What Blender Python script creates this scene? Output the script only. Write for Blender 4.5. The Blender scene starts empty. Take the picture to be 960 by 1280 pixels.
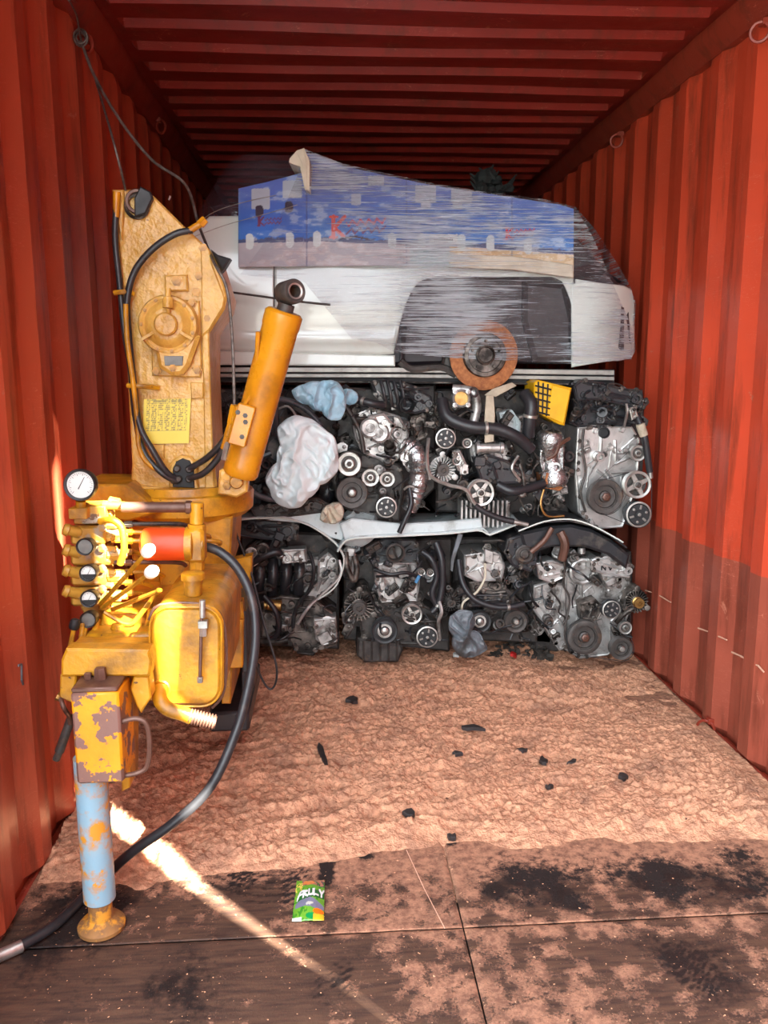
import bpy, math, random
import numpy as np
from mathutils import Vector, Matrix
random.seed(7); rng = np.random.default_rng(7)
S = bpy.context.scene; COL = S.collection
# ------------------------------------------------------------ camera, world, sun, exposure
F = 1030.3
CR = Vector((0.99776718, 0.0, 0.0)); CAMPOS = Vector((-0.330, 0.0, 1.4413))
yaw, pitch, roll = 0.0667106, 0.1767838, -0.0038589
cf = Vector((math.sin(yaw)*math.cos(pitch), math.cos(yaw)*math.cos(pitch), -math.sin(pitch)))
r0 = Vector((math.cos(yaw), -math.sin(yaw), 0)); u0 = r0.cross(cf)
cr = r0*math.cos(roll)+u0*math.sin(roll); cu = -r0*math.sin(roll)+u0*math.cos(roll)
cd = bpy.data.cameras.new('camera'); cam = bpy.data.objects.new('camera', cd); COL.objects.link(cam)
mw = Matrix((cr, cu, -cf)).transposed().to_4x4(); mw.translation = CAMPOS; cam.matrix_world = mw
cd.sensor_fit = 'VERTICAL'; cd.sensor_height = 36.0; cd.lens = 36.0*F/1280; cd.clip_start = .02; cd.clip_end = 200
S.camera = cam
S.view_settings.view_transform = 'Standard'; S.view_settings.look = 'None'; S.view_settings.gamma = 1
S.view_settings.use_curve_mapping = False; S.view_settings.exposure = EXPO = 0.5
w = bpy.data.worlds.new('sky'); S.world = w; w.use_nodes = True
bg = w.node_tree.nodes['Background']; bg.inputs[0].default_value = (.84, .93, 1, 1); bg.inputs[1].default_value = 6.0
SUN_EL = math.radians(38); sd = Vector((-.669*math.cos(SUN_EL), .743*math.cos(SUN_EL), -math.sin(SUN_EL)))
sl = bpy.data.lights.new('sun', 'SUN'); so = bpy.data.objects.new('sun', sl); COL.objects.link(so)
sl.energy = 75; sl.angle = math.radians(.53); sl.color = (1, .98, .84); so.rotation_euler = sd.to_track_quat('-Z', 'Y').to_euler(); so.location = (6, -6, 8)
pl = bpy.data.lights.new('doorway_portal', 'AREA'); po = bpy.data.objects.new('doorway_portal', pl); COL.objects.link(po)
pl.shape = 'RECTANGLE'; pl.size = 2.5; pl.size_y = 2.8; pl.cycles.is_portal = True
po.location = (0, 1.40, 1.35); po.rotation_euler = (math.radians(90), 0, 0)
S.cycles.max_bounces = 8; S.cycles.diffuse_bounces = 5; S.cycles.transparent_max_bounces = 12
S.cycles.use_denoising = True

# ------------------------------------------------------------ pixel -> place helpers (surveying the photograph)
def ray(x, y): return cf+cr*((x-480)/F)+cu*((640-y)/F)
def P(x, y, Y):
    d = ray(x, y); return CAMPOS+d*(Y/d.y)
def PZ(x, y, Z=0):
    d = ray(x, y); return CAMPOS+d*((Z-CAMPOS.z)/d.z)
def PX(x, y, X):
    d = ray(x, y); return CAMPOS+d*((X-CAMPOS.x)/d.x)
def PP(pts, Y): return [P(a, b, Y) for a, b in pts]
def sz(px, Y): return px*Y/F*1.0
YF = Vector((0, 1, 0)); UZ = Vector((0, 0, 1)); UX = Vector((1, 0, 0))
def lin(*c):
    if len(c) == 1: c = c[0]
    return tuple(((v/255)/12.92 if v/255 <= .04045 else ((v/255+.055)/1.055)**2.4) for v in c)

# ------------------------------------------------------------ mesh collecting
class MB:
    def __init__(s): s.v = []; s.f = []; s.m = []; s.k = 0; s.g = []
    def add(s, vs, fs):
        n = len(s.v); s.g.append((n, n+len(vs), len(s.f), len(s.f)+len(fs))); s.v += [tuple(q) for q in vs]; s.f += [tuple(i+n for i in f) for f in fs]; s.m += [s.k]*len(fs); return s
    def box(s, c, d, rot=None, b=0.0):
        c = Vector(c); hx, hy, hz = d[0]/2, d[1]/2, d[2]/2
        if b <= 0: b = min(d)*.06
        b = min(b, min(d)*.45); vs = []; idx = {}
        for sx in (-1, 1):
            for sy in (-1, 1):
                for sz_ in (-1, 1):
                    for ax in range(3):
                        p = [sx*(hx-b), sy*(hy-b), sz_*(hz-b)]; p[ax] = (sx*hx, sy*hy, sz_*hz)[ax]
                        idx[(sx, sy, sz_, ax)] = len(vs); vs.append(Vector(p))
        fs = []
        for ax in range(3):
            a, e = [(1, 2), (2, 0), (0, 1)][ax]
            for sg in (-1, 1):
                q = []
                for sa, se in ((-1, -1), (1, -1), (1, 1), (-1, 1)):
                    k = [0, 0, 0]; k[ax] = sg; k[a] = sa; k[e] = se; q.append(idx[(k[0], k[1], k[2], ax)])
                fs.append(q if sg > 0 else q[::-1])
            for sa in (-1, 1):
                for se in (-1, 1):
                    k1 = [0, 0, 0]; k1[a] = sa; k1[e] = se; k1[ax] = -1; k2 = list(k1); k2[ax] = 1
                    q = [idx[(*k1, a)], idx[(*k2, a)], idx[(*k2, e)], idx[(*k1, e)]]
                    fs.append(q if sa*se < 0 else q[::-1])
        for sx in (-1, 1):
            for sy in (-1, 1):
                for z in (-1, 1):
                    q = [idx[(sx, sy, z, 0)], idx[(sx, sy, z, 1)], idx[(sx, sy, z, 2)]]; fs.append(q if sx*sy*z > 0 else q[::-1])
        if rot is not None: vs = [rot @ q for q in vs]
        return s.add([c+q for q in vs], fs)
    def prism(s, pts, dv, b=0.0, back=True):
        """outline pts (front), extruded along dv, edges of the front chamfered by b"""
        pts = [Vector(q) for q in pts]; dv = Vector(dv); n = len(pts)
        nr = Vector((0, 0, 0))
        for i in range(n): nr += (pts[i]-pts[0]).cross(pts[(i+1) % n]-pts[0])
        if nr.dot(dv) > 0: pts = pts[::-1]; nr = -nr
        nr.normalize(); rings = []
        if b > 0:
            ins = []
            for i in range(n):
                a = (pts[i]-pts[i-1]).normalized(); c = (pts[(i+1) % n]-pts[i]).normalized()
                na = nr.cross(a); nc = nr.cross(c); m = na+nc
                if m.length < 1e-4: m = na
                m.normalize(); k = max(.35, m.dot(na)); ins.append(pts[i]+m*(b/k))
            rings = [ins, [q+dv.normalized()*b for q in pts]]
        else: rings = [pts]
        rings.append([q+dv for q in pts]); vs = [q for r in rings for q in r]; fs = [tuple(range(n))]
        for k in range(len(rings)-1):
            for i in range(n):
                j = (i+1) % n; fs.append((k*n+i, (k+1)*n+i, (k+1)*n+j, k*n+j))
        if back: fs.append(tuple(range(len(vs)-1, len(vs)-n-1, -1)))
        return s.add(vs, fs)
    def frame(s, a):
        a = Vector(a).normalized(); h = UZ if abs(a.z) < .9 else UX
        e1 = a.cross(h).normalized(); return a, e1, a.cross(e1)
    def lathe(s, o, ax, prof, n=20, arc=None):
        """prof: (radius, distance along ax)"""
        o = Vector(o); a, e1, e2 = s.frame(ax); vs = []; fs = []; rows = []
        for r, t in prof:
            if r <= 1e-6: rows.append([len(vs)]); vs.append(o+a*t)
            else:
                rows.append(list(range(len(vs), len(vs)+n)))
                for i in range(n):
                    g = 2*math.pi*i/n; vs.append(o+a*t+(e1*math.cos(g)+e2*math.sin(g))*r)
        for A, B in zip(rows, rows[1:]):
            for i in range(n):
                j = (i+1) % n
                if len(A) == 1 and len(B) == 1: continue
                if len(A) == 1: fs.append((A[0], B[j], B[i]))
                elif len(B) == 1: fs.append((A[i], A[j], B[0]))
                else: fs.append((A[i], A[j], B[j], B[i]))
        return s.add(vs, fs)
    def cyl(s, p0, p1, r0, r1=None, n=14, b=0.0):
        p0 = Vector(p0); p1 = Vector(p1); L = (p1-p0).length; r1 = r0 if r1 is None else r1
        if L < 1e-6: return s
        b = b or min(r0, r1, L)*.12
        return s.lathe(p0, p1-p0, [(0, 0), (r0-b, 0), (r0, b), (r1, L-b), (r1-b, L), (0, L)], n)
    def tube(s, pts, r, n=8, sub=5, caps=True):
        pts = [Vector(q) for q in pts]
        if sub > 1 and len(pts) > 2: pts = smooth_path(pts, sub)
        rr = r if callable(r) else (lambda t: r); N = len(pts); vs = []; fs = []
        T = [(pts[min(i+1, N-1)]-pts[max(i-1, 0)]).normalized() for i in range(N)]
        a, e1, e2 = s.frame(T[0])
        for i in range(N):
            e1 = (e1-T[i]*e1.dot(T[i])).normalized(); e2 = T[i].cross(e1); R = rr(i/(N-1))
            for k in range(n):
                g = 2*math.pi*k/n; vs.append(pts[i]+(e1*math.cos(g)+e2*math.sin(g))*R)
        for i in range(N-1):
            for k in range(n):
                j = (k+1) % n; fs.append((i*n+k, i*n+j, (i+1)*n+j, (i+1)*n+k))
        if caps: fs += [tuple(range(n-1, -1, -1)), tuple(range((N-1)*n, N*n))]
        return s.add(vs, fs)
    def torus(s, o, ax, R, r, n=24, m=8, a0=0, a1=2*math.pi):
        o = Vector(o); a, e1, e2 = s.frame(ax)
        full = abs(a1-a0-2*math.pi) < 1e-3; k = n+1
        pts = [o+(e1*math.cos(a0+(a1-a0)*i/n)+e2*math.sin(a0+(a1-a0)*i/n))*R for i in range(k)]
        return s.tube(pts, r, m, 1, not full)
    def sphere(s, o, r, n=12, sc=(1, 1, 1)):
        o = Vector(o); vs = []; fs = []; m = max(4, n//2); base = len(s.v)
        s.lathe((0, 0, 0), UZ, [(r*math.sin(math.pi*i/m), -r*math.cos(math.pi*i/m)) for i in range(m+1)], n)
        for i in range(base, len(s.v)):
            q = s.v[i]; s.v[i] = (o.x+q[0]*sc[0], o.y+q[1]*sc[1], o.z+q[2]*sc[2])
        return s
    def build(s, name, mats, parent=None, ang=38, kind=None, label=None):
        if not isinstance(mats, (list, tuple)): mats = [mats]
        G = s.g
        if kind is None and 1 < len(G) < 200:      # far-apart pieces become objects of their own
            A = np.array(s.v); lo = [A[a:c].min(0) for a, c, _, _ in G]; hi = [A[a:c].max(0) for a, c, _, _ in G]; par = list(range(len(G)))
            def root(i):
                while par[i] != i: i = par[i]
                return i
            for i in range(len(G)):
                for j in range(i):
                    gap = np.maximum(0, np.maximum(lo[i]-hi[j], lo[j]-hi[i])); sz2 = max((hi[i]-lo[i]).max(), (hi[j]-lo[j]).max())
                    if math.sqrt((gap**2).sum()) <= max(.02, .5*sz2)*.97: par[root(i)] = root(j)
            cl = {}
            for i in range(len(G)): cl.setdefault(root(i), []).append(i)
            if len(cl) > 1:
                first = None
                for ids in sorted(cl.values(), key=lambda q: -len(q)):
                    t = MB()
                    for i in ids:
                        a, c, f0, f1 = G[i]; n = len(t.v)-a; t.g.append((len(t.v), len(t.v)+c-a, 0, 0)); t.v += s.v[a:c]; t.f += [tuple(q+n for q in f) for f in s.f[f0:f1]]; t.m += s.m[f0:f1]
                    t.g = []; o = t.build(name, mats, parent, ang, kind, label); first = first or o
                return first
        V = np.array(s.v, dtype=np.float64); c = (V.min(0)+V.max(0))/2; V = V-c
        me = bpy.data.meshes.new(name); me.from_pydata(V.tolist(), [], s.f)
        for m in mats: me.materials.append(m)
        if len(mats) > 1: me.polygons.foreach_set('material_index', s.m)
        finish(me, ang)
        return link(name, me, c, parent, kind, label)
WORLD = {}
def finish(me, ang=38):
    me.polygons.foreach_set('use_smooth', [True]*len(me.polygons))
    if ang < 180: me.set_sharp_from_angle(angle=math.radians(ang))
    me.update()
def link(name, me, c, parent=None, kind=None, label=None):
    o = bpy.data.objects.new(name, me); COL.objects.link(o); c = Vector(c)
    WORLD[o] = c
    if parent is not None: o.parent = parent; o.location = c-WORLD[parent]
    else: o.location = c
    if kind: o['kind'] = kind
    if label: o['label'] = label
    return o
def thing(name, label, cat, loc, group=None):
    o = bpy.data.objects.new(name, None); COL.objects.link(o); o.empty_display_size = .05
    o.location = loc; WORLD[o] = Vector(loc); o['label'] = label; o['category'] = cat
    if group: o['group'] = group
    return o
def tag(o, label, cat, group=None):
    o['label'] = label; o['category'] = cat
    if group: o['group'] = group
    return o
def smooth_path(p, k):
    out = []
    for i in range(len(p)-1):
        a, b, c, d = p[max(i-1, 0)], p[i], p[i+1], p[min(i+2, len(p)-1)]
        for j in range(k):
            t = j/k; out.append(.5*((2*b)+(c-a)*t+(2*a-5*b+4*c-d)*t*t+(-a+3*b-3*c+d)*t**3))
    out.append(p[-1]); return out
def grid(name, nu, nv, pos, mat, parent=None, attr=None, color=None, ang=180, kind=None, label=None, solid=0, mask=None):
    """pos(u,v) arrays -> (N,3); color(u,v)->(N,3) linear in attribute 'col'"""
    U, Vv = np.meshgrid(np.linspace(0, 1, nu+1), np.linspace(0, 1, nv+1), indexing='ij'); U = U.ravel(); Vv = Vv.ravel()
    p = pos(U, Vv); c = (p.min(0)+p.max(0))/2; p = p-c
    i, j = np.meshgrid(np.arange(nu), np.arange(nv), indexing='ij'); a = (i*(nv+1)+j).ravel()
    q = np.stack([a, a+nv+1, a+nv+2, a+1], 1)
    if mask is not None:
        keep = mask(U, Vv, p+c); q = q[keep[q].all(1)]
    me = bpy.data.meshes.new(name); n = len(p); nf = len(q)
    me.vertices.add(n); me.vertices.foreach_set('co', p.astype(np.float32).ravel())
    me.loops.add(nf*4); me.loops.foreach_set('vertex_index', q.astype(np.int32).ravel())
    me.polygons.add(nf); me.polygons.foreach_set('loop_start', np.arange(0, nf*4, 4, dtype=np.int32))
    me.update(calc_edges=True); me.validate()
    if color is not None:
        at = me.color_attributes.new('col', 'FLOAT_COLOR', 'POINT'); cc = np.ones((n, 4), np.float32); cc[:, :3] = color(U, Vv)
        at.data.foreach_set('color', cc.ravel())
    me.materials.append(mat); finish(me, ang); o = link(name, me, c, parent, kind, label)
    if solid:
        m = o.modifiers.new('thickness', 'SOLIDIFY'); m.thickness = solid; m.offset = 0
    return o
# numpy noise
_T = rng.random((256, 256))
def vn(x, y, s=0):
    x = x+s*17.3; y = y+s*9.7; xi = np.floor(x).astype(int); yi = np.floor(y).astype(int); fx = x-xi; fy = y-yi
    fx = fx*fx*(3-2*fx); fy = fy*fy*(3-2*fy); g = lambda a, b: _T[a & 255, b & 255]
    return (g(xi, yi)*(1-fx)+g(xi+1, yi)*fx)*(1-fy)+(g(xi, yi+1)*(1-fx)+g(xi+1, yi+1)*fx)*fy
def fbm(x, y, o=4, s=0):
    r = 0; a = .5
    for k in range(o): r = r+a*vn(x*2**k, y*2**k, s+k*3); a *= .5
    return r/(1-.5**o)

# ------------------------------------------------------------ materials
def nmat(name):
    m = bpy.data.materials.new(name); m.use_nodes = True; nt = m.node_tree; return m, nt, nt.nodes['Principled BSDF']
def N(nt, t, **k):
    n = nt.nodes.new(t)
    for a, b in k.items():
        if a.startswith('i_'):
            key = a[2:]; key = int(key) if key.isdigit() else key.replace('_', ' ')
            n.inputs[key].default_value = b
        else: setattr(n, a, b)
    return n
def coord(nt, world=False, scale=(1, 1, 1)):
    if world: g = N(nt, 'ShaderNodeNewGeometry').outputs['Position']
    else: g = N(nt, 'ShaderNodeTexCoord').outputs['Object']
    mp = N(nt, 'ShaderNodeMapping'); mp.inputs['Scale'].default_value = scale; nt.links.new(g, mp.inputs[0]); return mp.outputs[0]
def noise(nt, vec, scale, detail=4, rough=.55, dist=0):
    n = N(nt, 'ShaderNodeTexNoise', i_Scale=scale, i_Detail=detail, i_Roughness=rough, i_Distortion=dist); nt.links.new(vec, n.inputs['Vector']); return n.outputs['Fac']
def ramp(nt, fac, a, b, ca=(0, 0, 0, 1), cb=(1, 1, 1, 1)):
    r = N(nt, 'ShaderNodeValToRGB'); e = r.color_ramp.elements; e[0].position = a; e[1].position = b; e[0].color = ca; e[1].color = cb
    nt.links.new(fac, r.inputs[0]); return r.outputs[0]
def mix(nt, fac, a, b):
    m = N(nt, 'ShaderNodeMix', data_type='RGBA')
    for s, v in ((0, fac), (6, a), (7, b)):
        if isinstance(v, (int, float)): m.inputs[s].default_value = v
        elif isinstance(v, tuple): m.inputs[s].default_value = (*v[:3], 1)
        else: nt.links.new(v, m.inputs[s])
    return m.outputs[2]
def math_(nt, op, a, b=0.0, clamp=False):
    m = N(nt, 'ShaderNodeMath', operation=op, use_clamp=clamp)
    for s, v in ((0, a), (1, b)):
        if isinstance(v, (int, float)): m.inputs[s].default_value = v
        else: nt.links.new(v, m.inputs[s])
    return m.outputs[0]
def bump(nt, bs, h, st=.3, d=.002):
    b = N(nt, 'ShaderNodeBump', i_Strength=st, i_Distance=d); nt.links.new(h, b.inputs['Height']); nt.links.new(b.outputs[0], bs.inputs['Normal'])
def pmat(name, c1, c2=None, sc=12, rough=.5, metal=0, grime=None, gsc=7, ga=(.45, .62), bsc=60, bst=.25, bd=.002, world=False, spec=.5, coat=0, rvar=.15, chip=None, csc=25, ca=(.6, .62)):
    m, nt, bs = nmat(name); v = coord(nt, world)
    col = mix(nt, ramp(nt, noise(nt, v, sc), .35, .65), c1, c2 or tuple(x*.8 for x in c1))
    if grime: col = mix(nt, ramp(nt, noise(nt, v, gsc, 6, .65), ga[0], ga[1]), col, grime)
    h = noise(nt, v, bsc, 3)
    if chip:
        cm = ramp(nt, noise(nt, v, csc, 5, .6), ca[0], ca[1]); col = mix(nt, cm, col, chip)
    nt.links.new(col, bs.inputs['Base Color']); bs.inputs['Metallic'].default_value = metal
    r = math_(nt, 'MULTIPLY_ADD', noise(nt, v, sc*2), rvar*2); nt.nodes[-1].inputs[2].default_value = rough-rvar; nt.links.new(r, bs.inputs['Roughness'])
    bs.inputs['Specular IOR Level'].default_value = spec; bs.inputs['Coat Weight'].default_value = coat
    bump(nt, bs, h, bst, bd); return m
def cmat(name, rough=.5, bst=.1, coat=0):
    m, nt, bs = nmat(name); a = N(nt, 'ShaderNodeVertexColor', layer_name='col'); nt.links.new(a.outputs[0], bs.inputs['Base Color'])
    bs.inputs['Roughness'].default_value = rough; bs.inputs['Coat Weight'].default_value = coat; bump(nt, bs, noise(nt, coord(nt), 90, 3), bst, .002); return m
L = lin
M = {}
M['yellow'] = pmat('yellow_paint', L(206, 146, 30), L(178, 120, 18), 8, .38, grime=L(104, 70, 30), gsc=10, ga=(.46, .72), bsc=45, bst=.5, bd=.004, spec=.5, chip=L(96, 58, 32), csc=48, ca=(.67, .69))
M['worn'] = pmat('worn_valve_paint', L(196, 150, 60), L(160, 110, 30), 14, .4, grime=L(150, 136, 120), gsc=16, ga=(.54, .62), bsc=60, bst=.6, chip=L(96, 62, 38), csc=30, ca=(.62, .64))
M['column'] = pmat('column_paint', L(214, 166, 84), L(190, 140, 56), 6, .36, grime=L(150, 104, 44), gsc=8, ga=(.50, .80), bsc=30, bst=1.0, bd=.008, chip=L(120, 78, 34), csc=55, ca=(.70, .73))
M['yellow_clean'] = pmat('cylinder_paint', L(208, 140, 24), L(186, 118, 14), 5, .3, grime=L(130, 80, 18), gsc=9, ga=(.5, .8), bsc=30, bst=.25, chip=L(70, 50, 30), csc=22, ca=(.70, .71))
M['chipped'] = pmat('chipped_leg_paint', L(228, 152, 12), L(215, 135, 10), 8, .5, bsc=60, bst=.4, chip=L(124, 88, 78), csc=15, ca=(.50, .515))
M['bluepaint'] = pmat('blue_leg_paint', L(128, 166, 186), L(146, 166, 176), 9, .5, grime=L(176, 142, 114), gsc=15, ga=(.47, .56), bsc=60, bst=.5, chip=L(206, 140, 40), csc=16, ca=(.56, .575))
M['rustfoot'] = pmat('rusty_foot', L(150, 105, 55), L(110, 75, 50), 18, .7, grime=L(205, 140, 40), gsc=16, ga=(.5, .58), bsc=60, bst=.5)
M['rust'] = pmat('rust', L(176, 112, 66), L(140, 82, 48), 60, .8, bsc=140, bst=.6)
M['brown_steel'] = pmat('brown_steel', L(110, 78, 66), L(90, 60, 48), 20, .45, .3, bsc=60, bst=.3)
M['alu'] = pmat('cast_aluminium', L(192, 188, 184), L(156, 152, 148), 14, .42, .6, grime=L(76, 68, 62), gsc=13, ga=(.5, .68), bsc=110, bst=.5)
M['alu_bright'] = pmat('bright_aluminium', L(205, 203, 200), L(176, 172, 168), 14, .36, .7, grime=L(92, 84, 76), gsc=16, ga=(.58, .75), bsc=110, bst=.4)
M['alu_dark'] = pmat('dirty_aluminium', L(130, 120, 112), L(88, 80, 74), 14, .5, .6, grime=L(38, 33, 30), gsc=13, ga=(.42, .6), bsc=110, bst=.6)
M['black'] = pmat('black_plastic', L(46, 46, 49), L(32, 32, 35), 12, .36, grime=L(98, 90, 82), gsc=12, ga=(.54, .78), bsc=80, bst=.3)
M['iron'] = pmat('dark_iron', L(82, 76, 72), L(54, 48, 46), 20, .5, .35, grime=L(116, 92, 74), gsc=18, ga=(.56, .75), bsc=100, bst=.6)
M['rubber'] = pmat('rubber', L(36, 36, 38), L(27, 27, 29), 20, .5, grime=L(80, 72, 66), gsc=15, ga=(.62, .85), bsc=100, bst=.15)
M['hose'] = pmat('hose_rubber', L(44, 43, 46), L(34, 33, 36), 20, .4, grime=L(95, 80, 70), gsc=11, ga=(.6, .85), bsc=90, bst=.15)
M['steel'] = pmat('steel', L(190, 186, 180), L(150, 146, 140), 25, .38, .75, grime=L(110, 92, 76), gsc=22, ga=(.6, .8), bsc=120, bst=.15)
M['wire'] = pmat('wire_rope', L(120, 112, 105), L(80, 74, 70), 60, .5, .5, bsc=200, bst=.5)
M['brass'] = pmat('brass', L(190, 150, 90), L(150, 110, 60), 25, .35, .8)
M['glove'] = pmat('white_cloth', L(226, 238, 240), L(212, 226, 228), 9, .7, grime=L(170, 168, 160), gsc=10, ga=(.64, .85), bsc=220, bst=.2)
M['bluecloth'] = pmat('pale_blue_cloth', L(176, 208, 222), L(150, 190, 210), 9, .8, grime=L(120, 125, 125), gsc=14, ga=(.62, .85), bsc=220, bst=.2)
M['carwhite'] = pmat('white_car_paint', L(216, 222, 214), L(208, 214, 206), 3, .22, coat=.6, bst=.02, grime=L(190, 186, 172), gsc=3, ga=(.55, .9))
M['hood'] = pmat('pale_grey_car_paint', L(204, 212, 212), L(190, 198, 198), 4, .28, coat=.4, bst=.03, grime=L(130, 126, 120), gsc=9, ga=(.56, .8))
M['cararch'] = pmat('arch_liner', L(66, 58, 60), L(52, 46, 48), 8, .6, bsc=60, bst=.3, grime=L(110, 96, 90), gsc=8, ga=(.6, .8))
M['sill'] = pmat('sill_grey', L(170, 168, 160), L(140, 136, 130), 8, .4, .2, grime=L(90, 82, 74), gsc=12, ga=(.55, .8))
M['darkcar'] = pmat('dark_car_inside', L(52, 42, 46), L(38, 32, 36), 8, .5)
M['card'] = pmat('cardboard', L(214, 204, 184), L(196, 184, 162), 14, .8, bst=.1)
M['orange'] = pmat('orange_filter', L(222, 82, 28), L(205, 64, 20), 6, .4, bst=.08, grime=L(130, 60, 30), gsc=10, ga=(.64, .85))
M['yplastic'] = pmat('yellow_plastic', L(232, 178, 20), L(218, 160, 14), 9, .4, grime=L(120, 90, 30), gsc=12, ga=(.62, .85))
M['white'] = pmat('white_face', L(225, 225, 220), L(215, 215, 210), 9, .4, bst=.02)
M['greyface'] = pmat('grey_face', L(120, 118, 112), L(98, 96, 92), 30, .5, bst=.1)
M['ink'] = pmat('black_ink', L(25, 25, 28), None, 9, .6, bst=.02)
M['red'] = pmat('red_plastic', L(190, 30, 25), None, 9, .5, bst=.02)
M['foil'] = pmat('foil_shield', L(200, 200, 200), L(150, 148, 146), 30, .3, .9, grime=L(110, 100, 90), gsc=14, ga=(.55, .75), bsc=70, bst=.9, bd=.006)
M['strap'] = pmat('tan_strap', L(186, 172, 150), L(165, 150, 130), 20, .7, grime=L(110, 90, 70), gsc=14, ga=(.6, .8), bst=.3)
M['greyrag'] = pmat('grey_plastic_sheet', L(112, 118, 124), L(84, 88, 92), 9, .45, grime=L(60, 56, 52), gsc=12, ga=(.5, .7), bst=.2)
M['blackcloth'] = pmat('black_cloth', L(40, 44, 42), L(28, 30, 30), 15, .85, bst=.3)
M['gravel'] = pmat('yard_ground', L(150, 150, 146), L(128, 128, 124), 3, .9, bst=.3, world=True)
M['scratch'] = pmat('bare_scratch', L(228, 178, 150), None, 9, .6)
M['debris'] = pmat('oily_debris', L(70, 60, 52), L(40, 34, 30), 30, .8, bsc=90, bst=.6)
M['darkscrap'] = pmat('dark_scrap', L(52, 44, 42), L(36, 30, 30), 30, .6, bst=.4)
# ------------------------------------------------------------ the container shell
HW = 1.17; H0 = 2.69; YO = 1.45; YB = 13.4; PER = .289
def redmat(name, up, lo, split=None, zone=None, shade=None):
    m, nt, bs = nmat(name); v = coord(nt, True); vs_ = coord(nt, True, (1, 1, .12))
    col = mix(nt, ramp(nt, noise(nt, v, 2.2, 4), .35, .65), up, tuple(c*.82 for c in up))
    sep = N(nt, 'ShaderNodeSeparateXYZ'); nt.links.new(v, sep.inputs[0])
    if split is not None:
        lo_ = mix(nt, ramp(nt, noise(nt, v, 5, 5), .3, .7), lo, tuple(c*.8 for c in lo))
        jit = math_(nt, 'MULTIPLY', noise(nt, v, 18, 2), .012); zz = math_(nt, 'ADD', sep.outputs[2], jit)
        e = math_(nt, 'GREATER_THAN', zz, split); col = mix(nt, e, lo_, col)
    st = ramp(nt, noise(nt, vs_, 12, 5, .7), .50, .68); st = math_(nt, 'MULTIPLY', st, .7); col = mix(nt, st, col, L(92, 40, 26))
    pk = ramp(nt, noise(nt, v, 9, 6, .75, .6), .655, .675); col = mix(nt, math_(nt, 'MULTIPLY', pk, .6), col, L(176, 110, 88))
    sc = N(nt, 'ShaderNodeTexNoise', i_Scale=5.5, i_Detail=2, i_Distortion=3.0); nt.links.new(coord(nt, True, (1, 1.3, 6)), sc.inputs['Vector'])
    d = math_(nt, 'ABSOLUTE', math_(nt, 'SUBTRACT', sc.outputs['Fac'], .5)); ln = math_(nt, 'LESS_THAN', d, .0028)
    gate = ramp(nt, noise(nt, v, 4.5, 2), .50, .56); col = mix(nt, math_(nt, 'MULTIPLY', math_(nt, 'MULTIPLY', ln, gate), .6), col, L(205, 130, 108))
    nt.links.new(col, bs.inputs['Base Color']); r = math_(nt, 'MULTIPLY_ADD', noise(nt, v, 8, 4), .3); nt.nodes[-1].inputs[2].default_value = .22; nt.links.new(r, bs.inputs['Roughness'])
    bs.inputs['Specular IOR Level'].default_value = .4
    bump(nt, bs, noise(nt, v, 7, 5), .35, .006); return m
M['wall_l'] = redmat('red_wall_paint_left', L(180, 80, 54), None)
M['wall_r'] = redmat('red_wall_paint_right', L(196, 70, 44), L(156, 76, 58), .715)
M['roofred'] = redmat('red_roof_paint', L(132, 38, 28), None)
M['rail'] = redmat('red_rail_paint', L(140, 52, 36), None)
def ystations(phase):
    ys = []; k0 = int((YO-phase)/PER)-1
    for k in range(k0, int((YB-phase)/PER)+2):
        for t, d in ((-.117, 1), (.117, 0), (.367, 0), (.602, 1)):
            y = phase+(k+t)*PER
            if YO < y < YB: ys.append((y, d))
    return ys
def wall(name, sx, phase, mat):
    b = MB(); ys = ystations(phase); ys = [(YO, ys[0][1])]+ys+[(YB, ys[-1][1])]; zs = [0.0, .03, 2.56, 2.70]
    for y, d in ys:
        for z in zs: b.v.append((sx*(HW+.036*(d if .03 <= z <= 2.56 else 1)), y, z))
    n = len(zs)
    for i in range(len(ys)-1):
        for j in range(n-1):
            q = (i*n+j, i*n+j+1, (i+1)*n+j+1, (i+1)*n+j); b.f.append(q if sx > 0 else q[::-1]); b.m.append(0)
    o = b.build(name, mat, ang=15, kind='structure'); return o
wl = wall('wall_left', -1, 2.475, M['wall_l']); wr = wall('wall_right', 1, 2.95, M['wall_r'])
md = wl.modifiers.new('sheet', 'SOLIDIFY'); md.thickness = .004; md.offset = 1
md = wr.modifiers.new('sheet', 'SOLIDIFY'); md.thickness = .004; md.offset = 1
def roofpos(U, V):
    x = -HW-.05+U*(2*HW+.1); y = YO+V*(YB-YO)
    e = np.clip((HW-.09-np.abs(x))/.025, 0, 1)
    t = ((y-2.935)/.2185+.5) % 1-.5; a = np.abs(t)*.2185
    rb = np.clip(1-(a-.016)/.016, 0, 1); sag = .004*fbm(x*2, y*2, 3)
    return np.stack([x, y, H0+.02-rb*e*.024-sag], 1)
ce = MB(); xs = [-HW-.05]+[-HW+.09, -HW+.115]+list(np.linspace(-.8, .8, 7))+[HW-.115, HW-.09, HW+.05]
ysr = [YO]; k = int((YO-2.935)/.2185)-1
while 2.935+k*.2185 < YB-.1:
    yc = 2.935+k*.2185
    for q in (-.034, -.015, .015, .034):
        if YO < yc+q < YB: ysr.append(yc+q)
    k += 1
ysr.append(YB)
for y in ysr:
    t = abs(((y-2.935)/.2185+.5) % 1-.5)*.2185
    for x in xs: ce.v.append((x, y, H0+.004*math.sin(x*3+y*5)-(.026 if t < .02 and abs(x) < HW-.1 else 0)))
nx = len(xs)
for i in range(len(ysr)-1):
    for j in range(nx-1): ce.f.append((i*nx+j, (i+1)*nx+j, (i+1)*nx+j+1, i*nx+j+1)); ce.m.append(0)
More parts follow.
